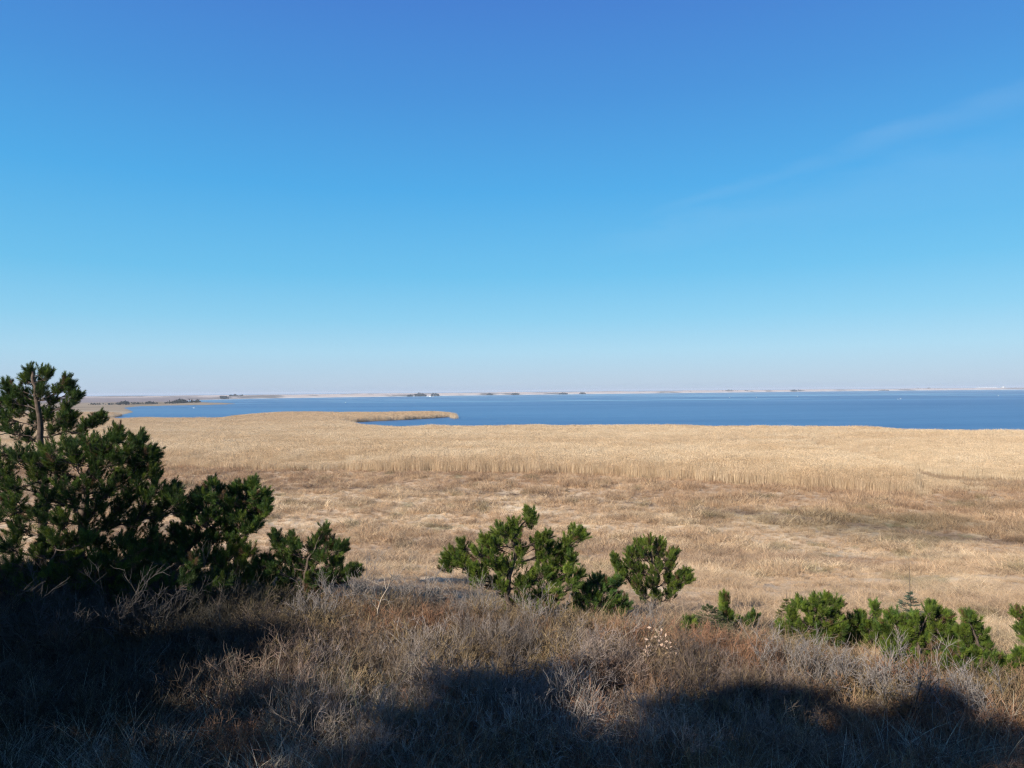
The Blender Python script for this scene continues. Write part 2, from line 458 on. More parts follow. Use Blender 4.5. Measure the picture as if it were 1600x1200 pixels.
def scatter(name, kind, pos, scale, rot, tint, label):
    col, k = TEMPL[kind]; n = len(pos)
    me = bpy.data.meshes.new(name); me.vertices.add(n)
    me.vertices.foreach_set('co', np.asarray(pos, np.float32).ravel())
    a = me.attributes.new('iscale', 'FLOAT_VECTOR', 'POINT'); a.data.foreach_set('vector', np.asarray(scale, np.float32).ravel())
    a = me.attributes.new('irot', 'FLOAT_VECTOR', 'POINT'); a.data.foreach_set('vector', np.asarray(rot, np.float32).ravel())
    a = me.attributes.new('iidx', 'INT', 'POINT'); a.data.foreach_set('value', rng.integers(0, k, n).astype(np.int32))
    c = np.ones((n, 4), np.float32); c[:, :3] = tint
    a = me.attributes.new('itint', 'FLOAT_COLOR', 'POINT'); a.data.foreach_set('color', c.ravel())
    o = link(name, me); tag(o, label, None, kind='stuff')
    nt = bpy.data.node_groups.new(name, 'GeometryNodeTree'); nt.is_modifier = True
    nt.interface.new_socket('Geometry', in_out='INPUT', socket_type='NodeSocketGeometry')
    nt.interface.new_socket('Geometry', in_out='OUTPUT', socket_type='NodeSocketGeometry')
    gi = nt.nodes.new('NodeGroupInput'); go = nt.nodes.new('NodeGroupOutput')
    ci = nt.nodes.new('GeometryNodeCollectionInfo'); ci.inputs['Collection'].default_value = col
    ci.inputs['Separate Children'].default_value = True; ci.inputs['Reset Children'].default_value = True
    ip = nt.nodes.new('GeometryNodeInstanceOnPoints'); ip.inputs['Pick Instance'].default_value = True
    def named(nm, dt):
        q = nt.nodes.new('GeometryNodeInputNamedAttribute'); q.data_type = dt; q.inputs['Name'].default_value = nm
        return q.outputs['Attribute']
    nt.links.new(gi.outputs[0], ip.inputs['Points']); nt.links.new(ci.outputs[0], ip.inputs['Instance'])
    nt.links.new(named('iidx', 'INT'), ip.inputs['Instance Index'])
    er = nt.nodes.new('FunctionNodeEulerToRotation'); nt.links.new(named('irot', 'FLOAT_VECTOR'), er.inputs[0])
    nt.links.new(er.outputs[0], ip.inputs['Rotation'])
    nt.links.new(named('iscale', 'FLOAT_VECTOR'), ip.inputs['Scale'])
    nt.links.new(ip.outputs[0], go.inputs[0])
    md = o.modifiers.new('scatter', 'NODES'); md.node_group = nt
    return o

def blades(n, spread, h0, h1, w, lean, segs=3, flop=0.5, cols=None, plume=False, wind=(0, 0)):
    """n curved ribbons rooted inside a disc"""
    ph = rng.uniform(0, 2 * np.pi, n); rad = spread * np.sqrt(rng.uniform(0, 1, n))
    base = np.stack([rad * np.cos(ph), rad * np.sin(ph), np.full(n, -0.04)], -1)
    out = rng.uniform(0, 2 * np.pi, n) * .5 + ph * .5 if spread < .3 else rng.uniform(0, 2 * np.pi, n)
    H = rng.uniform(h0, h1, n); ln = lean * rng.uniform(.3, 1.3, n)
    d = np.stack([np.cos(out), np.sin(out), 0 * out], -1) + np.array([wind[0], wind[1], 0])
    t = np.linspace(0, 1, segs + 1)
    cur = (t ** 1.6)[None, :, None] * (ln * H)[:, None, None] * d[:, None]
    up = np.stack([0 * t, 0 * t, t], -1)[None] * H[:, None, None]
    up[:, :, 2] -= (flop * rng.uniform(0, 1, n) * H)[:, None] * (t ** 2.5)[None]
    p = base[:, None] + cur + up
    fc = rng.uniform(0, 2 * np.pi, n); s = np.stack([np.cos(fc), np.sin(fc), 0 * fc], -1)
    ww = (w * rng.uniform(.6, 1.3, n))[:, None] * (1 - 0.8 * t ** 2)[None] * .5
    a = p - s[:, None] * ww[..., None]; b = p + s[:, None] * ww[..., None]
    v = np.stack([a, b], 2).reshape(n, -1, 3)
    k = (segs + 1) * 2
    i = np.arange(segs) * 2
    f = np.stack([i, i + 1, i + 3, i + 2], -1)[None] + (np.arange(n) * k)[:, None, None]
    cc = np.array(cols)[rng.integers(0, len(cols), n)] * rng.uniform(.8, 1.1, (n, 1))
    cc = np.repeat(cc[:, None], k, 1)
    V, Fc, C = [v.reshape(-1, 3)], f.reshape(-1, 4), [cc.reshape(-1, 3)]
    if plume:                                    # drooping seed head near the tip
        top = p[:, -1]; q = norm(d + np.array([.6, .3, 0])) * .07
        j = rng.uniform(0, 1, n) < .75
        T = top[j]; Q = q[j]; ss = s[j] * w * 1.0
        pv = np.stack([T - ss * .3 + [0, 0, -.02], T + ss * .3 + [0, 0, -.02], T + ss + Q * .6 + [0, 0, .10], T - ss * .5 + Q + [0, 0, .12]], 1)
        off = n * k
        Fc = np.vstack([Fc, np.arange(len(T) * 4).reshape(-1, 4) + off])
        V.append(pv.reshape(-1, 3)); C.append(np.repeat((cc[j][:, 0] * np.array([.93, .88, .84])), 4, 0))
    return np.vstack(V), Fc, np.vstack(C)

def in_view(x, y, pad=0.06, extra=4):
    return (np.abs(x) < y * (0.735 + pad) + extra)

# --- reeds
W1 = [(1, 1, 1), (.95, .92, .86), (1.05, 1.03, 1.0), (.88, .82, .74)]
template('reed_stand', [fast_mesh('reed_stand', *(lambda t: (t[0], t[1], M_REED, t[2]))(blades(95, .9, 1.6, 2.25, .017, .07, 3, .02, W1, True, (.5, .2)))) for _ in range(5)])
template('grass_tussock', [fast_mesh('grass_tussock', *(lambda t: (t[0], t[1], M_GRASS, t[2]))(blades(75, .20 + .05 * k, .22, .5, .012, .95, 4, .75, W1, False, (.35, .1)))) for k in range(5)])
template('sedge_tuft', [fast_mesh('sedge_tuft', *(lambda t: (t[0], t[1], M_GRASS, t[2]))(blades(60, .35, .3, .7, .011, .40, 3, .3, W1, False, (.3, .1)))) for k in range(4)])
template('meadow_tuft', [fast_mesh('meadow_tuft', *(lambda t: (t[0], t[1], M_GRASS, t[2]))(blades(110, .20 + .05 * k, .14, .42, .0055, 1.1, 4, .8, W1, False, (.35, .1)))) for k in range(5)])
template('fine_grass', [fast_mesh('fine_grass', *(lambda t: (t[0], t[1], M_GRASS, t[2]))(blades(80, .16 + .04 * k, .2, .6, .0065, .9, 5, .65, W1, False, (.2, .1)))) for k in range(5)])

def poisson_like(x0, x1, y0, y1, n):
    return rng.uniform(x0, x1, n), rng.uniform(y0, y1, n)

def rots(n, tilt=.12):
    return np.stack([rng.normal(0, tilt, n), rng.normal(0, tilt, n), rng.uniform(0, 2 * np.pi, n)], -1)

def reeds():
    X, Y = [], []
    for y0, y1, dens in ((70, 110, 3.2), (110, 150, 2.4), (150, 200, 1.8), (200, 260, 1.3), (260, 400, 0.9)):
        w = y1 * .8 + 6; n = int(2 * w * (y1 - y0) * dens)
        x, y = poisson_like(-w, w, y0, y1, n); X.append(x); Y.append(y)
    x = np.concatenate(X); y = np.concatenate(Y)
    ok = in_view(x, y); x, y = x[ok], y[ok]
    sd = sd_poly(x, y); rf = reed_front(x, y)
    edge = y - rf + 3.0 * (fbm(x / 6, y / 6, 71) - .5)
    ch = np.abs(y - channel(x, y) + 6 * (fbm(x / 6, y / 6, 72) - .5))
    t = x / y
    in_ch = (t > .42) & (ch < (1.0 + 4.0 * sstep(.42, .62, t)) * rng.uniform(.3, 1.3, len(x)))
    low = (t > .56) & (y < channel(x, y))       # thin low reeds right of the channel
    keep = (edge > 0) & (sd < 0.5)
    keep &= ~(low & (rng.uniform(0, 1, len(x)) < .55))
    n3 = fbm(x / 14, y / 10, 73)
    keep &= ~((n3 > .66) & (rng.uniform(0, 1, len(x)) < .5))
    x, y, sd, edge, low, n3, in_ch, t, ch = x[keep], y[keep], sd[keep], edge[keep], low[keep], n3[keep], in_ch[keep], t[keep], ch[keep]
    n = len(x)
    hs = (np.where(x > -25, .74, .55) + np.where(x > -25, .26, .45) * sstep(0, np.where(x > -25, 3.0, 9.0), edge)) * (.78 + .42 * fbm(x / 11, y / 11, 74)) * np.where(in_ch, .34, np.where(low, .45, 1.0)) * np.where(t > .42, .5 + .5 * sstep(2, 16, ch), 1)
    hs *= .8 + .2 * sstep(0, 8, -sd)
    s = np.stack([np.ones(n) * 1.05 * (1 + y / 500), np.ones(n) * 1.05 * (1 + y / 500), hs * rng.uniform(.88, 1.1, n)], -1)
    n1 = fbm(x / 28, y / 12, 75); n2 = fbm(x / 7, y / 5, 76)
    c = mixc(np.broadcast_to(C_REED, (n, 3)), np.array((.72, .54, .34)), sstep(.4, .7, n1) * .7)
    c = mixc(c, np.array((.90, .77, .57)), sstep(.5, .75, n2) * .6)
    c = mixc(c, np.array((.60, .43, .27)), sstep(.56, .70, fbm(x / 60, y / 6, 77)) * .22)
    c[in_ch] = c[in_ch] * .35 + np.array((.36, .24, .14)) * .65
    c = mixc(c, C_RED * 1.05, (1 - sstep(0, 2.0, edge)) * .2)
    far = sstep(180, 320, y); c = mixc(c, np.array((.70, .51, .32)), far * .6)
    z = ground_z(x, y) - .05
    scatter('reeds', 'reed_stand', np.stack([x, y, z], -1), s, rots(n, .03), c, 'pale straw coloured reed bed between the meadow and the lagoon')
    return n
nr = reeds()

def meadow():
    X, Y = [], []
    for y0, y1, dens in ((12, 22, 11), (22, 34, 7.5), (34, 50, 4.6), (50, 70, 3.6), (70, 118, 2.6)):
        w = y1 * .8 + 5; n = int(2 * w * (y1 - y0) * dens)
        x, y = poisson_like(-w, w, y0, y1, n); X.append(x); Y.append(y)
    x = np.concatenate(X); y = np.concatenate(Y)
    rf = reed_front(x, y)
    ok = in_view(x, y, .05, 2.5) & (y < rf + 3)
    x, y = x[ok], y[ok]
    line = np.abs(y - track(x, y)) < .8
    keep = ~(line & (rng.uniform(0, 1, len(x)) < .8)); x, y = x[keep], y[keep]
    n = len(x)
    big = fbm(x / 3.5, y / 3.5, 81, 3)
    beyond = sstep(-2, 3, y - track(x, y))
    sed = rng.uniform(0, 1, n) < (.10 + .45 * beyond)
    s0 = (.55 + .8 * sstep(.35, .7, big)) * rng.uniform(.75, 1.25, n) * (1 + sstep(30, 80, y) * .35)
    s = np.stack([s0 * 1.25, s0 * 1.25, s0 * rng.uniform(.65, 1.0, n)], -1)
    c = meadow_col(x, y) * rng.uniform(.70, 1.18, (n, 1))
    c = mixc(c, C_BROWN * .55, (rng.uniform(0, 1, n) < .07) * .7)
    z = ground_z(x, y)
    P = np.stack([x, y, z], -1); r = rots(n, .2)
    nr_ = y < 32; sed &= ~nr_
    a_ = ~sed & nr_; b_ = ~sed & ~nr_
    scatter('slope_grass', 'meadow_tuft', P[a_], s[a_] * .85, r[a_], c[a_] * 1.02, 'fine bleached grass lying over the slope behind the scrub')
    scatter('meadow_grass', 'grass_tussock', P[b_], s[b_], r[b_], c[b_] * 1.02, 'bleached tussocky grass covering the open marsh meadow')
    scatter('meadow_sedge', 'sedge_tuft', P[sed], s[sed] * np.array([1, 1, .9]), r[sed], c[sed] * np.array([.92, .86, .82]), 'reddish brown sedge and rush tufts through the meadow')
meadow()

# ------------------------------------------------------------------ bare twiggy undergrowth
def twig_bush(stems, height, spread, r0, levels=2, kids=5, col=(.3, .25, .21), tipcol=(.5, .45, .42), wild=.35, g=None, upright=.8):
    g = g or Geo()
    col = np.array(col); tipcol = np.array(tipcol)
    def grow(p, d, L, r, lev):
        n = 4 if lev == 0 else 3
        pts = [p]; cur = p; dd = d
        for _ in range(n):
            dd = norm(dd + rng.normal(0, wild * .45, 3) + np.array([0, 0, .10 * upright]))
            cur = cur + dd * L / n; pts.append(cur)
        pts = np.array(pts)
        k = lev / max(levels, 1)
        g.tube(pts, np.linspace(r, r * .45, n + 1), 3, (col * (1 - k) + tipcol * k) * rng.uniform(.75, 1.2), cap=False)
        if lev < levels:
            for _ in range(rng.integers(kids - 1, kids + 2)):
                t = rng.uniform(.25, 1.0); q = t * n; i = min(int(q), n - 1)
                b = pts[i] + (pts[i + 1] - pts[i]) * (q - i)
                ax = norm(pts[i + 1] - pts[i])
                nd = norm(ax + rng.normal(0, .62, 3) + np.array([0, 0, .12]))
                grow(b, nd, L * rng.uniform(.32, .58), max(r * .6, .0030), lev + 1)
    for _ in range(stems):
        a = rng.uniform(0, 2 * np.pi); q = spread * math.sqrt(rng.uniform(0, 1))
        p = np.array([q * .45 * math.cos(a), q * .45 * math.sin(a), -.05])
        d = norm(np.array([math.cos(a) * q / spread * .6, math.sin(a) * q / spread * .6, 1.0]) + rng.normal(0, .15, 3))
        grow(p, d, height * rng.uniform(.6, 1.05), r0, 0)
    return g
G1 = [twig_bush(8, .85, .40, .0085, 2, 5, (.62, .54, .47), (1.30, 1.22, 1.16), wild=.55).mesh('twig_bush', M_TWIG) for _ in range(8)]
template('twig_bush', G1)
G2 = [twig_bush(11, .40, .30, .0045, 2, 4, (1, .9, .8), (1.1, 1, .9), wild=.6).mesh('heath_sprig', M_TWIG) for _ in range(4)]
template('heath_sprig', G2)

def thicket_depth(x):                            # far limit of the thicket against x
    return np.interp(x, [-12, -6, -3, 0, 3, 6, 12], [13.6, 13.0, 12.2, 11.9, 11.6, 10.7, 10.2])

def undergrowth():
    n = 3800
    x, y = poisson_like(-13, 12.5, 5.4, 16, n)
    lim = thicket_depth(x) + 1.0 * (fbm(x / 1.5, y * 0, 90) - .5)
    ok = in_view(x, y, .05, 1.2) & (y < lim) & (y > 7.6 - .04 * x + 1.2 * (fbm(x / 1.3, y / 1.3, 91) - .5))
    ok &= ~((fbm(x / .9, y / .9, 92, 2) > .70) & (y > 8.5))
    x, y, lim = x[ok], y[ok], lim[ok]; n = len(x)
    hn = fbm(x / 2.2, y / 2.2, 93)
    s0 = (.42 + .50 * hn) * rng.uniform(.75, 1.25, n) * np.interp(lim - y, [0, 1.6], [.55, 1])
    s0 *= np.where((x > 4.2) & (y > 10.0), .6, 1) * np.interp(x, [2.5, 4.5], [1, .66]) * np.where((x > -4.2) & (x < -1.6) & (y > 10.6), .65, 1)
    grey = np.array((.38, .335, .295)); red = np.array((.31, .18, .11)); dark = np.array((.07, .05, .038)); tan = np.array((.46, .33, .20))
    f1 = fbm(x / 1.7, y / 1.7, 94)
    c = mixc(np.broadcast_to(grey, (n, 3)), red, sstep(.44, .64, f1) * .6 * (1 - sstep(-.5, 2.0, y - lim + 2.4) * .8))
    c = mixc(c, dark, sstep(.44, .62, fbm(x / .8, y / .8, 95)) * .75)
    c = mixc(c, tan, (rng.uniform(0, 1, n) < .12) * .7)
    c = mixc(c, np.array((.05, .05, .032)), .88 * sstep(-2.6, -4.4, x) if False else .8 * (1 - sstep(-4.6, -2.8, x)))  # scrub at the left blackened: shade put into the twig colour
    c = c * rng.uniform(.5, 1.15, (n, 1))
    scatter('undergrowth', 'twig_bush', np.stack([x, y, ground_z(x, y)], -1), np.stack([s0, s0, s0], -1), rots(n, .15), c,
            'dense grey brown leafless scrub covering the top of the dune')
    n = 4200
    x, y = poisson_like(-13, 12.5, 5.2, 15.5, n)
    lim = thicket_depth(x)
    ok = in_view(x, y, .05, 1.2) & (y < lim + .6)
    x, y = x[ok], y[ok]; n = len(x)
    f1 = fbm(x / 1.2, y / 1.2, 96)
    c = mixc(np.broadcast_to(np.array((.36, .21, .13)), (n, 3)), np.array((.34, .265, .15)), sstep(.45, .6, f1))
    c = mixc(c, np.array((.16, .12, .09)), sstep(.5, .7, fbm(x / .7, y / .7, 97)) * .7) * rng.uniform(.7, 1.2, (n, 1))
    c = mixc(c, np.array((.05, .055, .03)), .8 * (1 - sstep(-4.4, -2.8, x)))  # heather takes the same painted shade towards the left
    s0 = rng.uniform(.7, 1.3, n)
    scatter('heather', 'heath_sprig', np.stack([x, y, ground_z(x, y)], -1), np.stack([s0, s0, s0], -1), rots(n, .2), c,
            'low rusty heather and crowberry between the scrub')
    n = 6500
    x, y = poisson_like(-12, 12, 4.6, 15.5, n)
    ok = in_view(x, y, .05, 1.2); p = np.where(y < 8.8, 1.0, .10) ; ok &= rng.uniform(0, 1, n) < p * (.30 + .9 * fbm(x / 1.1, y / 1.1, 98))
    x, y = x[ok], y[ok]; n = len(x)
    f1 = fbm(x / 1.6, y / 1.6, 99)
    c = mixc(np.broadcast_to(np.array((.58, .52, .40)), (n, 3)), np.array((.22, .24, .13)), sstep(.5, .72, f1) * .8)
    c = mixc(c, np.array((.42, .30, .16)), sstep(8.8, 9.6, y) * .8) * rng.uniform(.7, 1.2, (n, 1))
    s0 = rng.uniform(.55, 1.15, n)
    scatter('dune_grass', 'fine_grass', np.stack([x, y, ground_z(x, y)], -1), np.stack([s0, s0, s0], -1), rots(n, .25), c,
            'wispy dry dune grass along the shaded foot of the picture')
undergrowth()

# ------------------------------------------------------------------ pines
def needles(P, D, L, nl, N_, w, tint, spread=1.0):
    """bottle-brush shoots: P base, D direction, L length of each shoot"""
    m = len(P)
    ref = np.where(np.abs(D[:, 2:3]) < .9, np.array([[0, 0, 1.0]]), np.array([[1.0, 0, 0]]))
    u = norm(np.cross(D, ref)); v = np.cross(D, u)
    s = rng.uniform(0, 1, (m, N_)) ** .75; ph = rng.uniform(0, 2 * np.pi, (m, N_))
    an = (1.05 - .75 * s ** 2) * rng.uniform(.75, 1.2, (m, N_)) * spread
    rad = np.cos(ph)[..., None] * u[:, None] + np.sin(ph)[..., None] * v[:, None]
    d = norm(D[:, None] * np.cos(an)[..., None] + rad * np.sin(an)[..., None] + np.array([0, 0, .12]))
    b = P[:, None] + D[:, None] * (s * L[:, None])[..., None]
    ln = nl[:, None] * rng.uniform(.7, 1.15, (m, N_))
    tip = b + d * ln[..., None]
    side = norm(np.cross(d, rng.normal(0, 1, (m, N_, 3)))) * w * .5
    V = np.stack([b - side, b + side, tip + side * .35, tip - side * .35], 2).reshape(-1, 3)
    Fc = np.arange(m * N_ * 4).reshape(-1, 4)
    C = np.repeat(tint, N_ * 4, 0) * np.repeat(rng.uniform(.75, 1.25, (m * N_, 1)), 4, 0)
    return V, Fc, C

GREEN = np.array([(.140, .205, .032), (.175, .240, .036), (.100, .170, .032), (.205, .265, .040), (.105, .150, .030)])
DARKG = np.array([(.066, .118, .026), (.088, .148, .030), (.052, .098, .028), (.125, .175, .028), (.060, .090, .024)])

def pine(base, trunk, clusters, label, group=None, greens=GREEN, shoot=(.07, .24), nl=.066, dens=1.0, NN=120, w=.0048, trunk_r=.06, name='pine_tree', up=.75, twig=.005):
    """trunk: local polyline; clusters: (x, y, z, r) in metres from the foot of the tree"""
    o = root(name, base, label, 'pine' if name == 'pine_tree' else 'shrub', group)
    g = Geo(); trunk = np.asarray(trunk, float)
    seg = np.linspace(0, len(trunk) - 1, len(trunk) * 4)
    tp = np.stack([np.interp(seg, np.arange(len(trunk)), trunk[:, k]) for k in range(3)], -1)
    tp[1:-1] += rng.normal(0, .012, tp[1:-1].shape)
    tr_ = np.linspace(trunk_r, trunk_r * .25, len(tp))
    bark = np.array((.15, .11, .085))
    g.tube(tp, tr_, 8, bark)
    P, D, L, T = [], [], [], []
    cl = sorted(clusters, key=lambda c: c[2])
    # limbs fork from the trunk or from a limb already there
    nodes = [(tp[i], 0.0, -1, i) for i in range(2, len(tp))]; nt0 = len(nodes)
    cl = sorted(cl, key=lambda c: np.min(np.linalg.norm(tp - np.array(c[:3]), axis=1)))
    for (cx, cy, cz, r) in cl:
        c = np.array([cx, cy, cz]); best = None
        for i, (p, pl, _, _k) in enumerate(nodes):
            v = c - p; dd_ = np.linalg.norm(v)
            cost = dd_ + .45 * pl + 1.2 * max(0, p[2] - c[2] + .25 * math.hypot(v[0], v[1])) + (.12 if i >= nt0 else 0)
            if best is None or cost < best[0]: best = (cost, i, dd_)
        nodes.append((c, nodes[best[1]][1] + best[2], best[1], None))
    desc = [1] * len(nodes)
    for i in range(len(nodes) - 1, nt0 - 1, -1):
        if nodes[i][2] >= 0: desc[nodes[i][2]] += desc[i]
    for ci, (cx, cy, cz, r) in enumerate(cl):
        c = np.array([cx, cy, cz]); ni = nt0 + ci; pi = nodes[ni][2]
        a = nodes[pi][0]; k = int(np.argmin(np.linalg.norm(tp - c, axis=1)))
        mid = (a + c) / 2 + np.array([0, 0, -.16 * np.linalg.norm(c - a)]) + rng.normal(0, .06 * np.linalg.norm(c - a), 3)
        t = np.linspace(0, 1, 7)[:, None]
        bz = a * (1 - t) ** 2 + 2 * mid * t * (1 - t) + c * t * t
        bz[1:-1] += rng.normal(0, .008, bz[1:-1].shape)
        r1 = .0055 * math.sqrt(desc[ni]); r0 = min(r1 * 1.25, trunk_r * .6)
        g.tube(bz, np.linspace(r0, r1 * .85, 7), 5, bark * rng.uniform(.75, 1.15))
        # shoots stand round the cluster, most on its upper and outer side
        n = max(4, int(dens * (7 + 190 * r * r + 34 * r)))
        q = norm(rng.normal(0, 1, (n, 3)) + np.array([0, 0, .35]))
        outw = norm(c - np.array([tp[k][0], tp[k][1], c[2] - .2]))
        q = norm(q + .25 * outw)
        rr = r * rng.uniform(.2, 1.25, n) ** .7
        p = c + q * rr[:, None] * np.array([1, 1, .8])
        d = norm(q * .75 + np.array([0, 0, up]) + .25 * outw + rng.normal(0, .22, (n, 3)))
        ln = rng.uniform(shoot[0], shoot[1], n)
        p = p - d * ln[:, None] * .6
        base_t = greens[rng.integers(0, len(greens), n)] * rng.uniform(.8, 1.2, (n, 1)) * rng.uniform(.85, 1.15)
        dead = rng.uniform(0, 1, n) < .035; base_t[dead] = np.array((.20, .12, .06))
        P.append(p); D.append(d); L.append(ln); T.append(base_t)
        for i in range(n):
            j = rng.integers(3, 7)
            s0 = bz[j]; m1 = (s0 + p[i]) / 2 + rng.normal(0, .02, 3)
            g.tube(np.array([s0, m1, p[i], p[i] + d[i] * ln[i]]), [twig * 1.2, twig, twig * .8, twig * .6], 3, bark * rng.uniform(.6, 1.3), cap=False)
    P = np.vstack(P); D = np.vstack(D); L = np.concatenate(L); T = np.vstack(T)
    V, Fc, C = needles(P, D, L, np.full(len(P), nl) * rng.uniform(.8, 1.15, len(P)), NN, w, T)
    link('trunk', g.mesh('trunk', M_BARK, True), o)
    link('crown', fast_mesh('crown', V, Fc, M_NEEDLE, C), o)
    return o

def px_tree(D, bx, cl, tr=None, jitter=.55, fill=2, ztop=None, **kw):
    """cl: (px, py, r px) blobs seen in the photograph, spread in depth round the tree's own distance"""
    s = F / D
    d = pix_dir(bx, 700); X0 = d[0] / d[1] * D
    z0 = float(ground_z(X0, D)) - .05
    def loc(px, py):
        q = pix_dir(px, py); return q[0] / q[1] * D - X0, CAM_Z + q[2] / q[1] * D - z0
    xs = [loc(c[0], c[1])[0] for c in cl]; half = max(.3, (max(xs) - min(xs)) / 2)
    out = []; cen = (max(xs) + min(xs)) / 2
    for (px, py, rp) in cl:
        x, z = loc(px, py); r = rp / s
        room = half * math.sqrt(max(.05, 1 - ((x - cen) / (half * 1.15)) ** 2)) * jitter
        for k in range(fill):
            y = (rng.uniform(-1, 0) if k % 2 == 0 else rng.uniform(0, 1)) * room
            if k == 0: y = rng.uniform(-.35, .35) * room
            sc = 1 + y / D
            out.append((( x + X0) * sc - X0, y, (z + z0 - CAM_Z) * sc + CAM_Z - z0 if k == 0 else ((z + z0 - CAM_Z) * sc + CAM_Z - z0 - rng.uniform(0, .1) * half), r))
    t = []
    for p in (tr or []):
        x, z = loc(*p); t.append((x, rng.uniform(-.05, .05), z))
    t = [(0, 0, -.1)] + t
    out = [c for c in out if c[2] > .05]
    return pine((X0, D, z0), t, out, **kw)

GP = 'mountain pines scattered along the dune'
# central pine
px_tree(13.2, 797, [(706, 868, 13), (722, 880, 16), (700, 882, 11), (724, 852, 11), (745, 890, 15), (752, 866, 17), (775, 850, 17), (760, 843, 9), (783, 828, 14), (800, 835, 15), (803, 818, 10),
        (826, 802, 9), (829, 813, 9), (770, 876, 16), (790, 890, 18), (752, 903, 13), (812, 862, 13), (838, 845, 10), (852, 838, 11), (858, 856, 11), (843, 866, 10),
        (898, 832, 12), (908, 838, 9), (886, 845, 9), (875, 858, 13), (890, 868, 12), (868, 880, 15), (850, 893, 15), (866, 905, 15), (884, 892, 11), (830, 905, 17), (812, 915, 14),
        (846, 925, 13), (870, 925, 11), (893, 912, 11), (903, 898, 9), (800, 942, 12), (838, 944, 11), (775, 912, 12), (822, 935, 13), (786, 918, 10), (858, 942, 11)],
        [(793, 930), (796, 900), (806, 870), (801, 845), (812, 825), (825, 806)], jitter=.55, fill=2,
        label='broad bright green pine with a leaning top in the centre of the scrub edge', group=GP, trunk_r=.055)
# small dark pine beside it
px_tree(13.6, 938, [(932, 908, 12), (918, 922, 13), (945, 918, 13), (960, 912, 11), (906, 935, 13), (930, 938, 16), (955, 936, 14), (974, 945, 11), (900, 955, 13), (925, 958, 15), (950, 957, 13), (970, 960, 10), (885, 962, 10)],
        [(935, 940), (934, 915)], label='small dense dark pine between the broad central pine and the round pine', group=GP, greens=DARKG * 1.5, trunk_r=.035)
# round pine further down the slope
px_tree(17.0, 1022, [(1015, 845, 8), (1031, 848, 8), (1000, 850, 8), (962, 872, 8), (968, 885, 10), (988, 862, 10), (1007, 865, 13), (1028, 864, 13), (1048, 868, 9), (1052, 862, 7), (985, 882, 13), (1003, 890, 14), (1025, 888, 14),
        (1045, 884, 10), (975, 900, 12), (997, 910, 13), (1020, 912, 14), (1042, 905, 12), (1060, 900, 9), (1070, 894, 7), (1074, 905, 8), (1055, 915, 10), (1005, 926, 10), (1025, 928, 11), (1045, 925, 10)],
        [(1020, 905), (1018, 870), (1015, 848)], label='rounded many-tipped pine standing apart on the pale grass slope', group=GP, greens=GREEN * .9, trunk_r=.04, up=1.1)
# pine left of the bare sapling
px_tree(12.7, 470, [(505, 828, 8), (500, 840, 10), (432, 838, 10), (437, 850, 13), (458, 845, 11), (462, 860, 14), (490, 855, 13), (515, 852, 11), (530, 860, 11), (536, 853, 8), (445, 872, 15), (470, 880, 16), (498, 872, 15), (522, 878, 12),
        (548, 888, 10), (558, 893, 8), (536, 898, 12), (510, 900, 14), (405, 880, 11), (395, 898, 12), (420, 872, 9), (485, 905, 15), (455, 900, 16), (428, 890, 13), (415, 905, 13), (440, 920, 15), (470, 928, 14), (500, 922, 12), (410, 925, 12), (455, 945, 13), (480, 948, 12)],
        [(475, 910), (480, 880), (495, 850)], label='dark bushy pine just left of the bare pale sapling', group=GP, greens=DARKG * 1.05, trunk_r=.05)
px_tree(12.5, 352, [(372, 850, 13), (388, 862, 12), (360, 868, 13), (345, 882, 13), (380, 882, 14), (362, 895, 14), (335, 905, 14), (385, 905, 12), (355, 918, 14), (328, 925, 14), (372, 930, 13), (345, 942, 13), (395, 935, 12), (320, 945, 12)],
        [(358, 905), (368, 870)], label='small mid green pine under the long branch of the big left pine', group=GP, greens=GREEN * .75, trunk_r=.035)
# big pines at the left
px_tree(14.0, 62, [(48, 578, 7), (66, 580, 9), (74, 586, 8), (42, 590, 9), (60, 596, 11), (10, 598, 7), (12, 610, 9), (28, 606, 9), (104, 592, 7), (100, 600, 9), (110, 604, 7), (92, 608, 8), (62, 614, 12), (40, 618, 13), (20, 625, 13), (113, 620, 9), (103, 632, 9), (120, 616, 6),
        (82, 625, 9), (55, 632, 12), (0, 628, 12), (30, 642, 13), (8, 650, 14), (75, 648, 10), (58, 655, 12), (95, 650, 10), (112, 652, 10), (104, 664, 11), (134, 664, 8), (146, 660, 7), (158, 650, 8), (150, 652, 7), (128, 674, 9), (84, 668, 12), (20, 672, 14), (45, 680, 12), (-20, 640, 14), (-25, 670, 16), (-30, 610, 10)],
        [(66, 850), (68, 760), (66, 700), (62, 650), (56, 600), (50, 580)], jitter=.5, label='tall pine at the left edge rising above the horizon', group=GP, greens=DARKG, trunk_r=.10, dens=.9)
CL = []
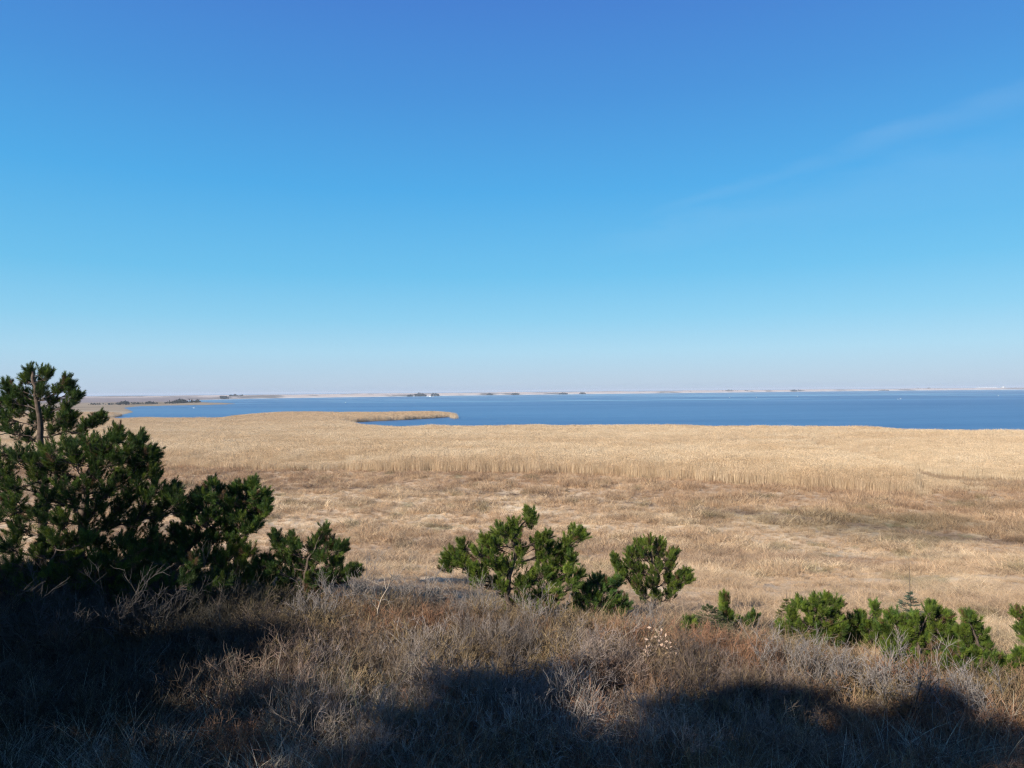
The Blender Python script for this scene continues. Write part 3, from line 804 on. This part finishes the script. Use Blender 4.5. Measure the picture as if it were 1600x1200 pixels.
for (x, y, r) in [(185, 672, 10), (178, 684, 12), (215, 680, 9), (222, 690, 9), (200, 692, 12), (241, 702, 8), (232, 712, 10), (165, 692, 13), (140, 690, 13), (110, 694, 15), (80, 700, 15), (150, 705, 16), (180, 712, 16), (210, 716, 14), (235, 728, 11),
                  (120, 718, 17), (90, 725, 16), (60, 712, 16), (60, 738, 16), (150, 730, 17), (185, 738, 16), (215, 742, 14), (243, 745, 10), (100, 750, 17), (135, 755, 17), (170, 760, 16), (205, 766, 15), (232, 768, 13), (75, 770, 16), (115, 778, 16), (150, 785, 16), (190, 790, 15),
                  (225, 790, 13), (260, 768, 9), (272, 760, 9), (277, 775, 10), (256, 785, 12), (280, 790, 10), (60, 800, 17), (95, 808, 16), (135, 812, 16), (170, 815, 15), (245, 805, 12), (20, 760, 18), (20, 790, 18), (30, 820, 18), (-15, 800, 20), (-20, 760, 20), (0, 735, 18), (30, 712, 16), (-10, 700, 18),
                  (210, 870, 15), (175, 880, 15), (235, 860, 13), (140, 885, 16), (100, 880, 16), (60, 890, 17), (165, 860, 14), (205, 838, 14), (210, 812, 14), (240, 825, 12), (75, 838, 15), (115, 842, 14), (150, 845, 13), (190, 845, 13), (15, 850, 15)]: CL.append((x, y, r))
px_tree(12.4, 120, CL, [(125, 860), (130, 800), (135, 745), (150, 705)], jitter=.5, fill=3, label='broad dark pine filling the left side in front of the tall pine', group=GP, greens=DARKG * .95, trunk_r=.11, dens=.85)
px_tree(12.9, 262, [(330, 755, 8), (318, 768, 10), (342, 765, 9), (333, 778, 12), (305, 775, 9), (372, 762, 8), (362, 772, 9), (388, 758, 8), (398, 752, 6), (395, 768, 9), (400, 785, 10), (412, 772, 8), (416, 785, 9), (410, 798, 9), (380, 785, 11), (355, 788, 12),
        (332, 795, 13), (308, 790, 12), (395, 805, 11), (372, 805, 12), (348, 812, 13), (320, 815, 14), (292, 805, 13), (400, 818, 9), (385, 826, 10), (360, 832, 12), (335, 838, 13), (305, 838, 14), (275, 828, 14), (250, 850, 14), (285, 858, 14), (318, 858, 12), (225, 860, 15), (255, 880, 15), (290, 882, 12), (215, 890, 14), (310, 878, 13), (335, 868, 12), (270, 865, 14), (265, 905, 13), (300, 905, 13), (285, 838, 12), (245, 898, 14)],
        [(270, 890), (300, 850), (345, 815), (380, 800)], jitter=.5, fill=3, label='leaning pine reaching right from the big left pines over the grass', group=GP, greens=DARKG * 1.2, trunk_r=.07, dens=.9)
px_tree(11.9, 215, [(20, 905, 17), (60, 925, 18), (105, 895, 16), (120, 935, 18), (90, 865, 14), (170, 870, 14), (205, 860, 12), (250, 880, 13), (300, 880, 12), (330, 905, 13), (350, 905, 11), (150, 905, 16), (170, 945, 17), (195, 915, 16), (220, 890, 14), (225, 940, 17), (250, 915, 15), (265, 950, 17), (290, 905, 13), (300, 935, 16), (325, 960, 16), (350, 935, 14), (370, 965, 15), (395, 950, 12), (410, 970, 12), (425, 940, 10), (80, 960, 18), (30, 960, 18), (40, 1005, 18), (95, 1000, 18), (150, 990, 18), (205, 985, 17), (255, 985, 17), (310, 990, 16), (10, 1040, 18), (70, 1040, 16), (365, 1000, 14)],
        [(212, 940), (210, 900)], fill=3, label='low dark tangled pine filling the shade under the big left pines', group=GP, greens=DARKG * .8, trunk_r=.06, dens=.7)
px_tree(11.2, 50, [(75, 838, 12), (88, 848, 10), (130, 845, 10), (138, 838, 10), (110, 870, 14), (60, 865, 15), (20, 880, 18), (150, 880, 15), (190, 890, 16), (80, 900, 18), (130, 910, 17), (230, 905, 15), (270, 915, 14), (35, 920, 18), (180, 925, 16)],
        [(70, 900), (85, 860)], label='low spreading pine with a few yellow green tips at the lower left', group=GP, greens=GREEN * .8, trunk_r=.05, dens=.8)
# right-hand low pines
px_tree(13.0, 1262, [(1252, 945, 10), (1272, 940, 9), (1290, 938, 9), (1262, 952, 11), (1240, 960, 10), (1225, 982, 9), (1243, 975, 12), (1282, 956, 12), (1305, 945, 10), (1300, 962, 12), (1265, 975, 14), (1290, 980, 14), (1250, 995, 12), (1278, 1000, 13), (1230, 990, 9), (1310, 985, 13), (1305, 1002, 12)],
        [(1268, 990), (1275, 955)], label='bright green low pine with spiky tips at the left end of the right-hand row', group=GP, trunk_r=.035)
px_tree(13.4, 1345, [(1366, 947, 6), (1368, 958, 7), (1330, 970, 11), (1350, 975, 12), (1365, 980, 11), (1320, 985, 12), (1342, 992, 14), (1368, 998, 13), (1325, 1003, 12), (1350, 1010, 12), (1380, 1008, 11), (1345, 962, 5)],
        [(1348, 985), (1366, 952)], label='lowest pine in the middle of the right-hand row with one upright tip', group=GP, trunk_r=.03)
px_tree(12.0, 1430, [(1395, 965, 11), (1410, 972, 12), (1385, 982, 12), (1430, 968, 11), (1453, 948, 6), (1453, 958, 8), (1470, 960, 10), (1478, 966, 9), (1448, 975, 13), (1420, 988, 14), (1400, 1000, 14), (1465, 985, 14), (1488, 985, 11), (1440, 1002, 15), (1475, 1005, 14), (1415, 1018, 13), (1455, 1022, 13), (1490, 1010, 12), (1390, 1018, 12), (1405, 1032, 12), (1435, 1038, 12), (1470, 1040, 12)],
        [(1435, 1000), (1450, 965)], label='thick rounded pine in front of the little spruce on the right', group=GP, trunk_r=.04)
px_tree(11.1, 1530, [(1512, 963, 7), (1520, 972, 9), (1505, 985, 10), (1528, 990, 11), (1510, 1003, 13), (1492, 1020, 12), (1520, 1022, 14), (1540, 1010, 10), (1545, 1030, 13), (1560, 1035, 11), (1575, 1045, 11), (1590, 1030, 9), (1592, 1020, 7), (1505, 1040, 13), (1530, 1048, 14), (1555, 1055, 12), (1575, 1062, 10), (1490, 1035, 11), (1548, 1072, 11), (1520, 1078, 12), (1575, 1085, 12), (1600, 1098, 12), (1560, 1098, 10), (1535, 1095, 10), (1600, 1055, 10), (1598, 1080, 10)],
        [(1530, 1050), (1535, 1015), (1515, 975)], label='sprawling pine at the right end of the row with a dark underside', group=GP, greens=GREEN * .9, trunk_r=.045)
px_tree(14.0, 1612, [(1590, 958, 8), (1600, 966, 10), (1612, 955, 10), (1596, 980, 9), (1612, 985, 12), (1625, 970, 12), (1608, 1000, 9)],
        [(1612, 980), (1610, 955)], label='pine cut off by the right edge of the view', group=GP, trunk_r=.03)
px_tree(13.0, 1131, [(1133, 934, 5), (1132, 945, 6), (1131, 957, 8), (1128, 968, 9), (1140, 965, 7)], [(1132, 965), (1133, 930)], label='slim upright young pine beside the small spruce seedling', group='young pines on the slope', trunk_r=.02, up=1.6)
px_tree(13.2, 1168, [(1158, 975, 7), (1170, 972, 7), (1178, 965, 6), (1165, 983, 8), (1150, 985, 6)], [(1166, 976)], label='tiny dark young pine right of the slim upright one', group='young pines on the slope', greens=DARKG * 1.4, trunk_r=.015)
px_tree(12.6, 1082, [(1078, 975, 9), (1090, 982, 8), (1074, 985, 7)], [(1080, 972)], label='tiny bright young pine left of the spruce seedling', group='young pines on the slope', trunk_r=.015)

# tall shelter-belt pines behind and left of the viewpoint; they throw the foreground shade
def belt(x, y, h, r, i):
    z0 = float(ground_z(x, y)) - .05
    cl = []
    nc = int(50 + 8 * h)
    for k in range(nc):
        t = rng.uniform(.02, 1.0); a = rng.uniform(0, 2 * np.pi)
        rr = r * (1 - .7 * (max(0, t - .4) / .6) ** 2) * math.sqrt(rng.uniform(.05, 1))
        cl.append((rr * math.cos(a), rr * math.sin(a), h * t, rng.uniform(.2, .55) if t > .75 else rng.uniform(.4, .6)))
    return pine((x, y, z0), [(0, 0, -.1), (.1, 0, h * .4), (-.05, .1, h * .8), (0, 0, h)], cl,
                label=i, group='tall pines of the shelter belt behind the viewpoint', greens=DARKG, NN=46, w=.022, nl=.14, dens=.55, trunk_r=.15)
for a in [(-22.6, -3.3, 10.0, 2.0, 'tall dense pine farthest out on the left of the shelter belt'), (-20.0, -3.8, 10.1, 2.0, 'tall pine second from the outer end of the shelter belt'),
          (-17.4, -3.3, 9.5, 1.8, 'tall pine third from the outer end of the shelter belt'), (-14.9, -3.7, 8.6, 1.7, 'shorter pine fourth from the outer end of the shelter belt'),
          (-12.4, -3.4, 9.0, 1.8, 'bushy pine in the middle of the shelter belt'), (-10.0, -3.8, 9.0, 2.1, 'tall pine fourth from the inner end of the shelter belt'), (-7.4, -3.4, 8.9, 2.1, 'lower pine third from the inner end of the shelter belt'),
          (-5.0, -3.7, 8.9, 1.8, 'lower pine second from the inner end of the shelter belt'), (-2.6, -3.9, 9.2, 1.7, 'pine at the inner end of the shelter belt, nearest the viewpoint'),
          (-18.6, 1.6, 8.2, 1.9, 'broad pine on the dune crest in front of the shelter belt'), (-15.6, 3.2, 7.9, 1.9, 'second pine on the crest from its outer end'), (-12.6, 5.0, 5.6, 1.6, 'short pine on the crest beside the left pines'), (-11.6, 2.3, 5.6, 1.7, 'shortest pine on the crest, at its inner end')]:
    belt(*a)

# ------------------------------------------------------------------ spruces
def spruce(px, D, top_y, label, name='spruce_tree', half_px=22, green=(.12, .165, .11), leader=.42, group=None):
    d = pix_dir(px, 700); X = d[0] / d[1] * D; z0 = float(ground_z(X, D)) - .03
    q = pix_dir(px, top_y); H = CAM_Z + q[2] / q[1] * D - z0
    R0 = half_px * 1.9 * D / F
    o = root(name, (X, D, z0), label, 'spruce', group)
    g = Geo(); bark = np.array((.26, .20, .14))
    g.tube([(0, 0, -.05), (.01, 0, H * .5), (0, .01, H)], [.02, .012, .003], 6, bark)
    P, Dd, L = [], [], []
    levels = np.linspace(.06, 1 - leader, 9)
    for i, t in enumerate(levels):
        rr = R0 * (1 - t / (1 - leader)) ** .8 + .05
        for k in range(9):
            a = rng.uniform(0, 6.28); z = H * t + rng.uniform(-.02, .02)
            b = np.array([0, 0, z]); e = np.array([math.cos(a) * rr, math.sin(a) * rr, z + .25 * rr + rng.uniform(-.03, .03)])
            g.tube([b, (b + e) / 2 + [0, 0, -.02], e], [.006, .004, .002], 4, bark)
            P.append((b + e) / 2 * .6 + b * .4); Dd.append(norm(e - b)); L.append(rr * .72)
            for s in (-1, 1):
                m = b + (e - b) * .55; dd = norm((e - b) + s * np.cross(e - b, [0, 0, 1]) * .8)
                g.tube([m, m + dd * rr * .4], [.003, .0015], 3, bark); P.append(m); Dd.append(dd); L.append(rr * .4)
    for zf, kk in ((.74, 4), (.9, 4)) if leader > .3 else ():
        for k in range(kk):
            a = k * 6.28 / kk + rng.uniform(0, 1); b = np.array([0, 0, H * zf]); dd = norm(np.array([math.cos(a), math.sin(a), .7]))
            g.tube([b, b + dd * .04], [.003, .002], 3, bark)
    P = np.array(P); Dd = np.array(Dd); L = np.array(L)
    V, Fc, C = needles(P, Dd, L, np.full(len(P), .024), 45, .0045, np.tile(np.array(green), (len(P), 1)), 1.0)
    link('trunk', g.mesh('trunk', M_BARK, True), o); link('crown', fast_mesh('crown', V, Fc, M_NEEDLE, C), o)
spruce(1418, 14.5, 872, 'small blue green spruce with a long bare leader behind the right-hand pines')
spruce(1106, 12.7, 940, 'small sparse spruce seedling between the young pines', half_px=24, green=(.10, .13, .05), leader=.15)
spruce(1226, 14.2, 922, 'thin yellowish spruce seedling on the grass left of the right-hand pines', half_px=12, green=(.17, .17, .06), leader=.25)

# ------------------------------------------------------------------ saplings and single bare shrubs
def branchy(name, px, D, paths, label, cat, col, r0, part='stem'):
    """paths: polylines in photo pixels, the first is the stem; each gets its own depth lean"""
    s = F / D; d = pix_dir(px, 700); X0 = d[0] / d[1] * D; z0 = float(ground_z(X0, D)) - .03
    o = root(name, (X0, D, z0), label, cat)
    g = Geo(); first = True; ends = []
    def L(p):
        q = pix_dir(*p); return np.array([q[0] / q[1] * D - X0, 0, CAM_Z + q[2] / q[1] * D - z0])
    for path in paths:
        pts = np.array([L(p) for p in path])
        if first:
            pts = np.vstack([[0, 0, -.05], pts]); y = 0 * pts[:, 0]
        else: y = np.linspace(0, rng.uniform(-.35, .35), len(pts))
        pts[:, 1] = y
        rr = r0 if first else r0 * .5
        g.tube(pts, np.linspace(rr, rr * .3, len(pts)), 6, np.array(col) * rng.uniform(.85, 1.1))
        if not first or len(paths) == 1: ends.append(pts)
        first = False
    for pts in ends:
        for _ in range(9):
            i = rng.integers(1, len(pts)); b = pts[i] * .7 + pts[i - 1] * .3
            dd = norm(norm(pts[i] - pts[i - 1]) + rng.normal(0, .6, 3)); ln = rng.uniform(.08, .26)
            m = b + dd * ln * .5 + rng.normal(0, .01, 3)
            g.tube([b, m, b + dd * ln + rng.normal(0, .02, 3)], [.0035, .0025, .0015], 3, np.array(col) * .8)
    link(part, g.mesh(part, M_TWIG1, True), o)
    return o, ends
branchy('bare_sapling', 589, 11.5, [[(589, 975), (590, 953), (596, 935), (606, 918), (612, 908), (616, 890)], [(590, 952), (585, 945), (581, 940)], [(603, 920), (600, 905), (592, 895), (580, 884)],
        [(612, 908), (620, 903), (630, 890), (638, 876)], [(603, 918), (590, 912), (578, 905), (570, 903)], [(596, 938), (602, 937), (608, 942), (604, 947)], [(606, 918), (612, 898), (610, 882)],
        [(594, 940), (580, 930), (566, 925), (558, 922)]],
        'bare sapling with a pale forked trunk standing above the scrub', 'sapling', (.50, .40, .30), .013, 'trunk')
ok_, ends = branchy('oak_sapling', 1026, 10.6, [[(1026, 1060), (1027, 1040), (1024, 1020), (1018, 1008), (1012, 1000)], [(1026, 1032), (1033, 1022), (1040, 1014), (1047, 1010)], [(1024, 1018), (1030, 1004), (1029, 990)], [(1018, 1010), (1008, 1008), (1000, 1010)]],
        'little oak sapling holding pale curled dead leaves in the scrub', 'sapling', (.55, .42, .30), .012, 'stem')
g = Geo()
for pts in ends:
    for _ in range(26):
        b = pts[rng.integers(1, len(pts))] + rng.normal(0, .045, 3); u = norm(rng.normal(0, 1, 3)); v = norm(np.cross(u, rng.normal(0, 1, 3))); l = rng.uniform(.045, .07)
        n_ = np.cross(u, v)
        g.add([b, b + u * l * .5 + v * l * .28 + n_ * l * .1, b + u * l, b + u * l * .5 - v * l * .28 + n_ * l * .1], [[0, 1, 2, 3]], np.array((.72, .50, .36)) * rng.uniform(.7, 1.15))
link('leaves', g.mesh('leaves', M_LEAF), ok_)

SH = [twig_bush(14, .95, .55, .010, 2, 6, (.10, .08, .065), (.36, .31, .27), wild=.35).mesh('branches', M_TWIG1) for _ in range(4)]
SH.append(twig_bush(16, .9, .6, .007, 2, 6, (.05, .04, .032), (.12, .10, .085), wild=.5).mesh('branches', M_TWIG1))  # darker copy for the lower left, its shade put into the stem colour
def bare_shrub(px, D, h, k, label, rz):
    d = pix_dir(px, 700); X = d[0] / d[1] * D
    o = root('bare_shrub', (X, D, float(ground_z(X, D))), label, 'shrub', 'leafless shrubs standing out of the scrub', rz)
    c = link('branches', SH[k], o); c.scale = (h, h, h)
for i, a in enumerate([(1340, 10.2, .82, 'tall fan of dark bare stems under the middle pine of the right-hand row'), (1405, 9.9, .86, 'tallest bare shrub with dark fanned stems in front of the thick rounded pine'),
          (1290, 10.4, .72, 'bare shrub with grey tips below the left end of the right-hand pine row'), (1470, 9.8, .76, 'pale tipped bare shrub in front of the sprawling right pine'),
          (1225, 10.8, .8, 'greyish bare shrub below the thin yellowish spruce seedling'), (1530, 9.4, .7, 'half shaded bare shrub under the sprawling right pine'),
          (1010, 12.0, .55, 'small pale bare shrub before the shadow of the dark pine'), (560, 12.4, .85, 'bare shrub immediately left of the pale sapling'),
          (655, 12.6, .8, 'grey bare shrub between the pale sapling and the central pine'), (740, 12.0, .75, 'grey bare shrub below the left side of the central pine'),
          (480, 11.2, .8, 'tangled brown bare shrub below the dark bushy pine'), (845, 11.8, .7, 'thin bare shrub below the trunk of the central pine'),
          (300, 11.4, 1.0, 'shaded bare shrub beneath the leaning left pine'), (90, 9.6, 1.15, 'high shaded bare shrub in the lower left corner'), (200, 10.2, 1.1, 'shaded bare shrub between the corner shrub and the leaning pine')]):
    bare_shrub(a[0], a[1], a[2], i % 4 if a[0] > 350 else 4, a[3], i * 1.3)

# ------------------------------------------------------------------ far shore: trees, buildings, boats, birds
M_WHITE = mat_plain('white_render', (.82, .81, .78), .6, (.72, .71, .68))
M_ROOFD = mat_plain('grey_roofing', (.30, .28, .27), .7)
M_GLASSD = mat_plain('dark_window', (.03, .04, .05), .2)
M_HULL = mat_plain('white_hull', (.85, .85, .84), .35)
M_FEATHER = mat_plain('white_feathers', (.88, .87, .84), .8)
M_BEAK = mat_plain('orange_beak', (.75, .28, .05), .5)
M_FAR = mat_tint('far_foliage', .9, 0, .1, var=.2, nscale=.2)

def far_trees(name, spots, label):
    """a distant wood that reads as one mass: leaf clumps over short stems"""
    g = Geo()
    for (px, py, w_px, h) in spots:
        c = at(px, py, 1.0)
        D = c[1]; wm = w_px * D / F
        z0 = float(1.0)
        for _ in range(int(16 + wm * 1.6)):
            x = c[0] + rng.uniform(-.5, .5) * wm; y = c[1] + rng.uniform(-12, 12); e = 1 - abs(x - c[0]) / (wm * .55)
            hh = h * rng.uniform(.5, 1.0) * (.45 + .55 * max(e, 0)); r = hh * .42
            g.tube([(x, y, z0 - 1), (x, y, z0 + hh * .25)], [.25, .15], 4, (.10, .08, .06))
            for _k in range(5):
                cc = np.array([x, y, z0 + hh * .6]) + rng.normal(0, .28, 3) * hh * np.array([1.1, 1.1, .7])
                v = norm(rng.normal(0, 1, (8, 3))) * r * rng.uniform(.6, 1.1, (8, 1)) + cc
                f = np.array([(a, b, c_) for a in range(8) for b in range(a + 1, 8) for c_ in range(b + 1, 8) if (a * 3 + b * 5 + c_ * 7) % 3 == 0])
                g.add(v, f, np.array((.055, .06, .045)) * rng.uniform(.7, 1.3))
    return tag(link(name, g.mesh(name, M_FAR)), label, None, kind='stuff')
far_trees('treeline', [(657, 618.8, 18, 8), (680, 618.4, 12, 7), (640, 619.2, 8, 5), (365, 622, 12, 9), (375, 622, 8, 7), (430, 621, 10, 5), (350, 623, 8, 6), (765, 617.0, 10, 5), (805, 616.6, 12, 6), (880, 615.8, 14, 5), (910, 615.4, 10, 5),
           (1080, 613.3, 14, 6), (1140, 612.6, 26, 8), (1165, 612.4, 14, 6), (1250, 611.5, 18, 6), (1240, 611.7, 8, 8), (1330, 610.5, 10, 5), (1436, 609.4, 6, 9), (1450, 609.3, 5, 9), (1505, 608.8, 10, 5), (1380, 610.2, 16, 4), (1030, 613.9, 10, 4)],
          'dark woods and thickets along the far shore of the lagoon')
far_trees('spit_thicket', [(286, 629.5, 14, 5.5), (270, 630.2, 14, 3), (306, 629.0, 7, 4), (235, 630.8, 16, 3), (195, 632, 6, 4), (175, 632, 14, 2), (150, 632, 14, 2), (215, 631, 10, 2.5)], 'low dark bushes on the brown spit at the left of the lagoon')

def gable(name, c, L, W, H, RH, rz, label, cat='building', nwin=8, group=None):
    o = root(name, (c[0], c[1], c[2]), label, cat, group, rz)
    g = Geo(); g.box((-L / 2, -W / 2, -1.0), (L / 2, W / 2, H)); link('wall', g.mesh('wall', M_WHITE), o)
    g = Geo(); e = .4
    v = [(-L / 2 - e, -W / 2 - e, H + .01), (L / 2 + e, -W / 2 - e, H + .01), (L / 2 + e, W / 2 + e, H + .01), (-L / 2 - e, W / 2 + e, H + .01), (-L / 2 - e, 0, H + RH), (L / 2 + e, 0, H + RH)]
    g.add(v, [(0, 1, 5, 4), (2, 3, 4, 5), (3, 2, 1, 0)]); g.add(v, [(0, 4, 3), (1, 2, 5)]); link('roof', g.mesh('roof', M_WHITE if nwin > 8 else M_ROOFD), o)
    for k in range(nwin):
        x = -L / 2 + (k + .5) * L / nwin
        g = Geo(); g.box((x - .7, -W / 2 - .05, H * .35), (x + .7, -W / 2 - .003, H * .75)); link('window', g.mesh('window', M_GLASSD), o)
    return o
def wp(px, py, z=0.0):
    p = at(px, py, z); return (p[0], p[1], 1.2)
# harbour on the right-hand end of the far shore
p = wp(1553, 608.0); zb = 3.2
gable('harbour_hall', (p[0], p[1] + 60, zb), 104, 16, 4.2, 2.0, -.1, 'long low white hall on the far shore at the right of the horizon', nwin=12)
p2 = wp(1574, 608.0)
gable('harbour_house', (p2[0] + 6, p2[1] + 40, zb), 20, 12, 5.5, 3, -.1, 'short white building beside the tower on the far shore', nwin=5)
o = root('white_tower', (wp(1578, 608)[0], wp(1578, 608)[1] + 50, zb), 'stubby white tower at the end of the harbour buildings', 'tower')
g = Geo(); g.tube([(0, 0, -1), (0, 0, 5), (0, 0, 11)], [3.2, 2.7, 2.3], 16); link('wall', g.mesh('wall', M_WHITE), o)
g = Geo(); g.tube([(0, 0, 11.003), (0, 0, 11.4), (0, 0, 11.403), (0, 0, 13.2)], [3.0, 3.0, 1.6, 1.5], 16); link('lantern_room', g.mesh('lantern_room', M_WHITE), o)
g = Geo(); g.tube([(0, 0, 13.203), (0, 0, 14.6)], [1.9, .1], 16); link('roof', g.mesh('roof', M_ROOFD), o)
for i, (px, py, L, lab) in enumerate([(1542, 608.2, 14, 'small white shed left of the harbour hall, the nearer one'), (1426, 609.6, 10, 'little white house alone on the far shore beside two dark tree clumps'),
                            (742, 617.2, 9, 'little white house on the far shore right of the dark wood')]):
    q = wp(px, py); gable('shore_house', (q[0], q[1] + 25, 2.0), L, 8, 3, 2.2, .2 * i, lab, nwin=3)

def boat(px, py, label, rz, L=7.5, mast=9.5):
    q = at(px, py, 0); o = root('sailing_boat', (q[0], q[1], -.05), label, 'boat', 'white sailing boats moored by the far shore', rz)
    g = Geo(); n = 9; t = np.linspace(-1, 1, n); w = 1.25 * (1 - np.clip(t, 0, 1) ** 2.2) * (1 - .25 * np.clip(-t, 0, 1)); w = np.maximum(w, .03)
    v = []
    for i in range(n):
        x = t[i] * L / 2; v += [(x, -w[i], 1.0 + .15 * t[i]), (x, -w[i] * .7, 0), (x, 0, -.35), (x, w[i] * .7, 0), (x, w[i], 1.0 + .15 * t[i])]
    f = []
    for i in range(n - 1):
        for k in range(5):
            a = i * 5 + k; b = i * 5 + (k + 1) % 5; f.append((a, b, b + 5, a + 5))
    g.add(v, f); g.add(np.array(v)[:5], [(0, 1, 2, 3)]); link('hull', g.mesh('hull', M_HULL), o)
    g = Geo(); g.box((-1.2, -.7, 1.003), (1.4, .7, 1.55)); link('cabin', g.mesh('cabin', M_HULL), o)
    g = Geo(); g.tube([(.8, 0, 1.2), (.8, 0, mast)], [.12, .08], 6); g.tube([(.8, 0, 2.2), (-2.8, 0, 2.2)], [.09, .07], 6); link('mast', g.mesh('mast', M_HULL), o)
boat(668, 619.6, 'white sailing boat moored left of its neighbours below the dark wood', .3); boat(672, 619.9, 'white sailing boat moored in the middle below the dark wood', 2.6); boat(677, 620.2, 'white sailing boat moored nearest the open water below the dark wood', 1.1, 6.5, 8)

def swan_parts():
    g = Geo()
    for (c, r, n) in [((0, 0, .16), (.52, .25, .24), 10), ((-.25, 0, .26), (.42, .22, .2), 10)]:
        th = np.linspace(0, np.pi, n); ph = np.linspace(0, 2 * np.pi, 13)[:-1]
        v = np.array([(c[0] + r[0] * math.cos(a), c[1] + r[1] * math.sin(a) * math.cos(b), c[2] + r[2] * math.sin(a) * math.sin(b) + .08 * max(0, -math.cos(a))) for a in th for b in ph])
        f = [(i * 12 + j, i * 12 + (j + 1) % 12, (i + 1) * 12 + (j + 1) % 12, (i + 1) * 12 + j) for i in range(n - 1) for j in range(12)]
        g.add(v, f)
    g.tube([(.42, 0, .2), (.56, 0, .38), (.50, 0, .58), (.46, 0, .75), (.52, 0, .87), (.60, 0, .86), (.68, 0, .83)], [.10, .08, .055, .05, .055, .06, .03], 8)
    b = g.mesh('body', M_FEATHER, True)
    g = Geo(); g.tube([(.67, 0, .835), (.78, 0, .80)], [.03, .01], 6); return b, g.mesh('beak', M_BEAK)
SB, SK = swan_parts()
for i, (px, py, lab) in enumerate([(1407, 623.4, 'white swan on the water in line with the two dark tree clumps'), (1140, 621.5, 'left bird of the middle pair of white swans'), (1182, 621.2, 'right bird of the middle pair of white swans'),
                     (1560, 618.5, 'white swan below the far harbour buildings'), (303, 637.8, 'white swan in the left inlet below the spit'), (540, 629.0, 'white swan off the reed headland'), (1403, 624.1, 'white swan just in front of the one near the tree clumps'), (1246, 619.5, 'white swan alone right of the middle pair')]):
    q = at(px, py, 0); o = root('swan', (q[0], q[1], -.06), lab, 'swan', 'white swans resting on the lagoon', i * 1.7); o.scale = (1.25,) * 3
    link('body', SB, o); link('beak', SK, o)

# ------------------------------------------------------------------ haze
hm = bpy.data.materials.new('haze'); hm.use_nodes = True; hm.node_tree.nodes.clear(); q = N(hm.node_tree)
pv = q.new('ShaderNodeVolumePrincipled'); pv.inputs['Color'].default_value = (.80, .88, 1.0, 1); pv.inputs['Density'].default_value = 0.00017; pv.inputs['Anisotropy'].default_value = .0
oo = q.new('ShaderNodeOutputMaterial'); q.link(pv.outputs[0], oo.inputs['Volume'])
g = Geo(); g.box((-25000, -25000, -3.2), (25000, 25000, 21.5)); tag(link('haze', g.mesh('haze', hm)), 'thin pale haze over the lagoon and far shore', None, kind='stuff')
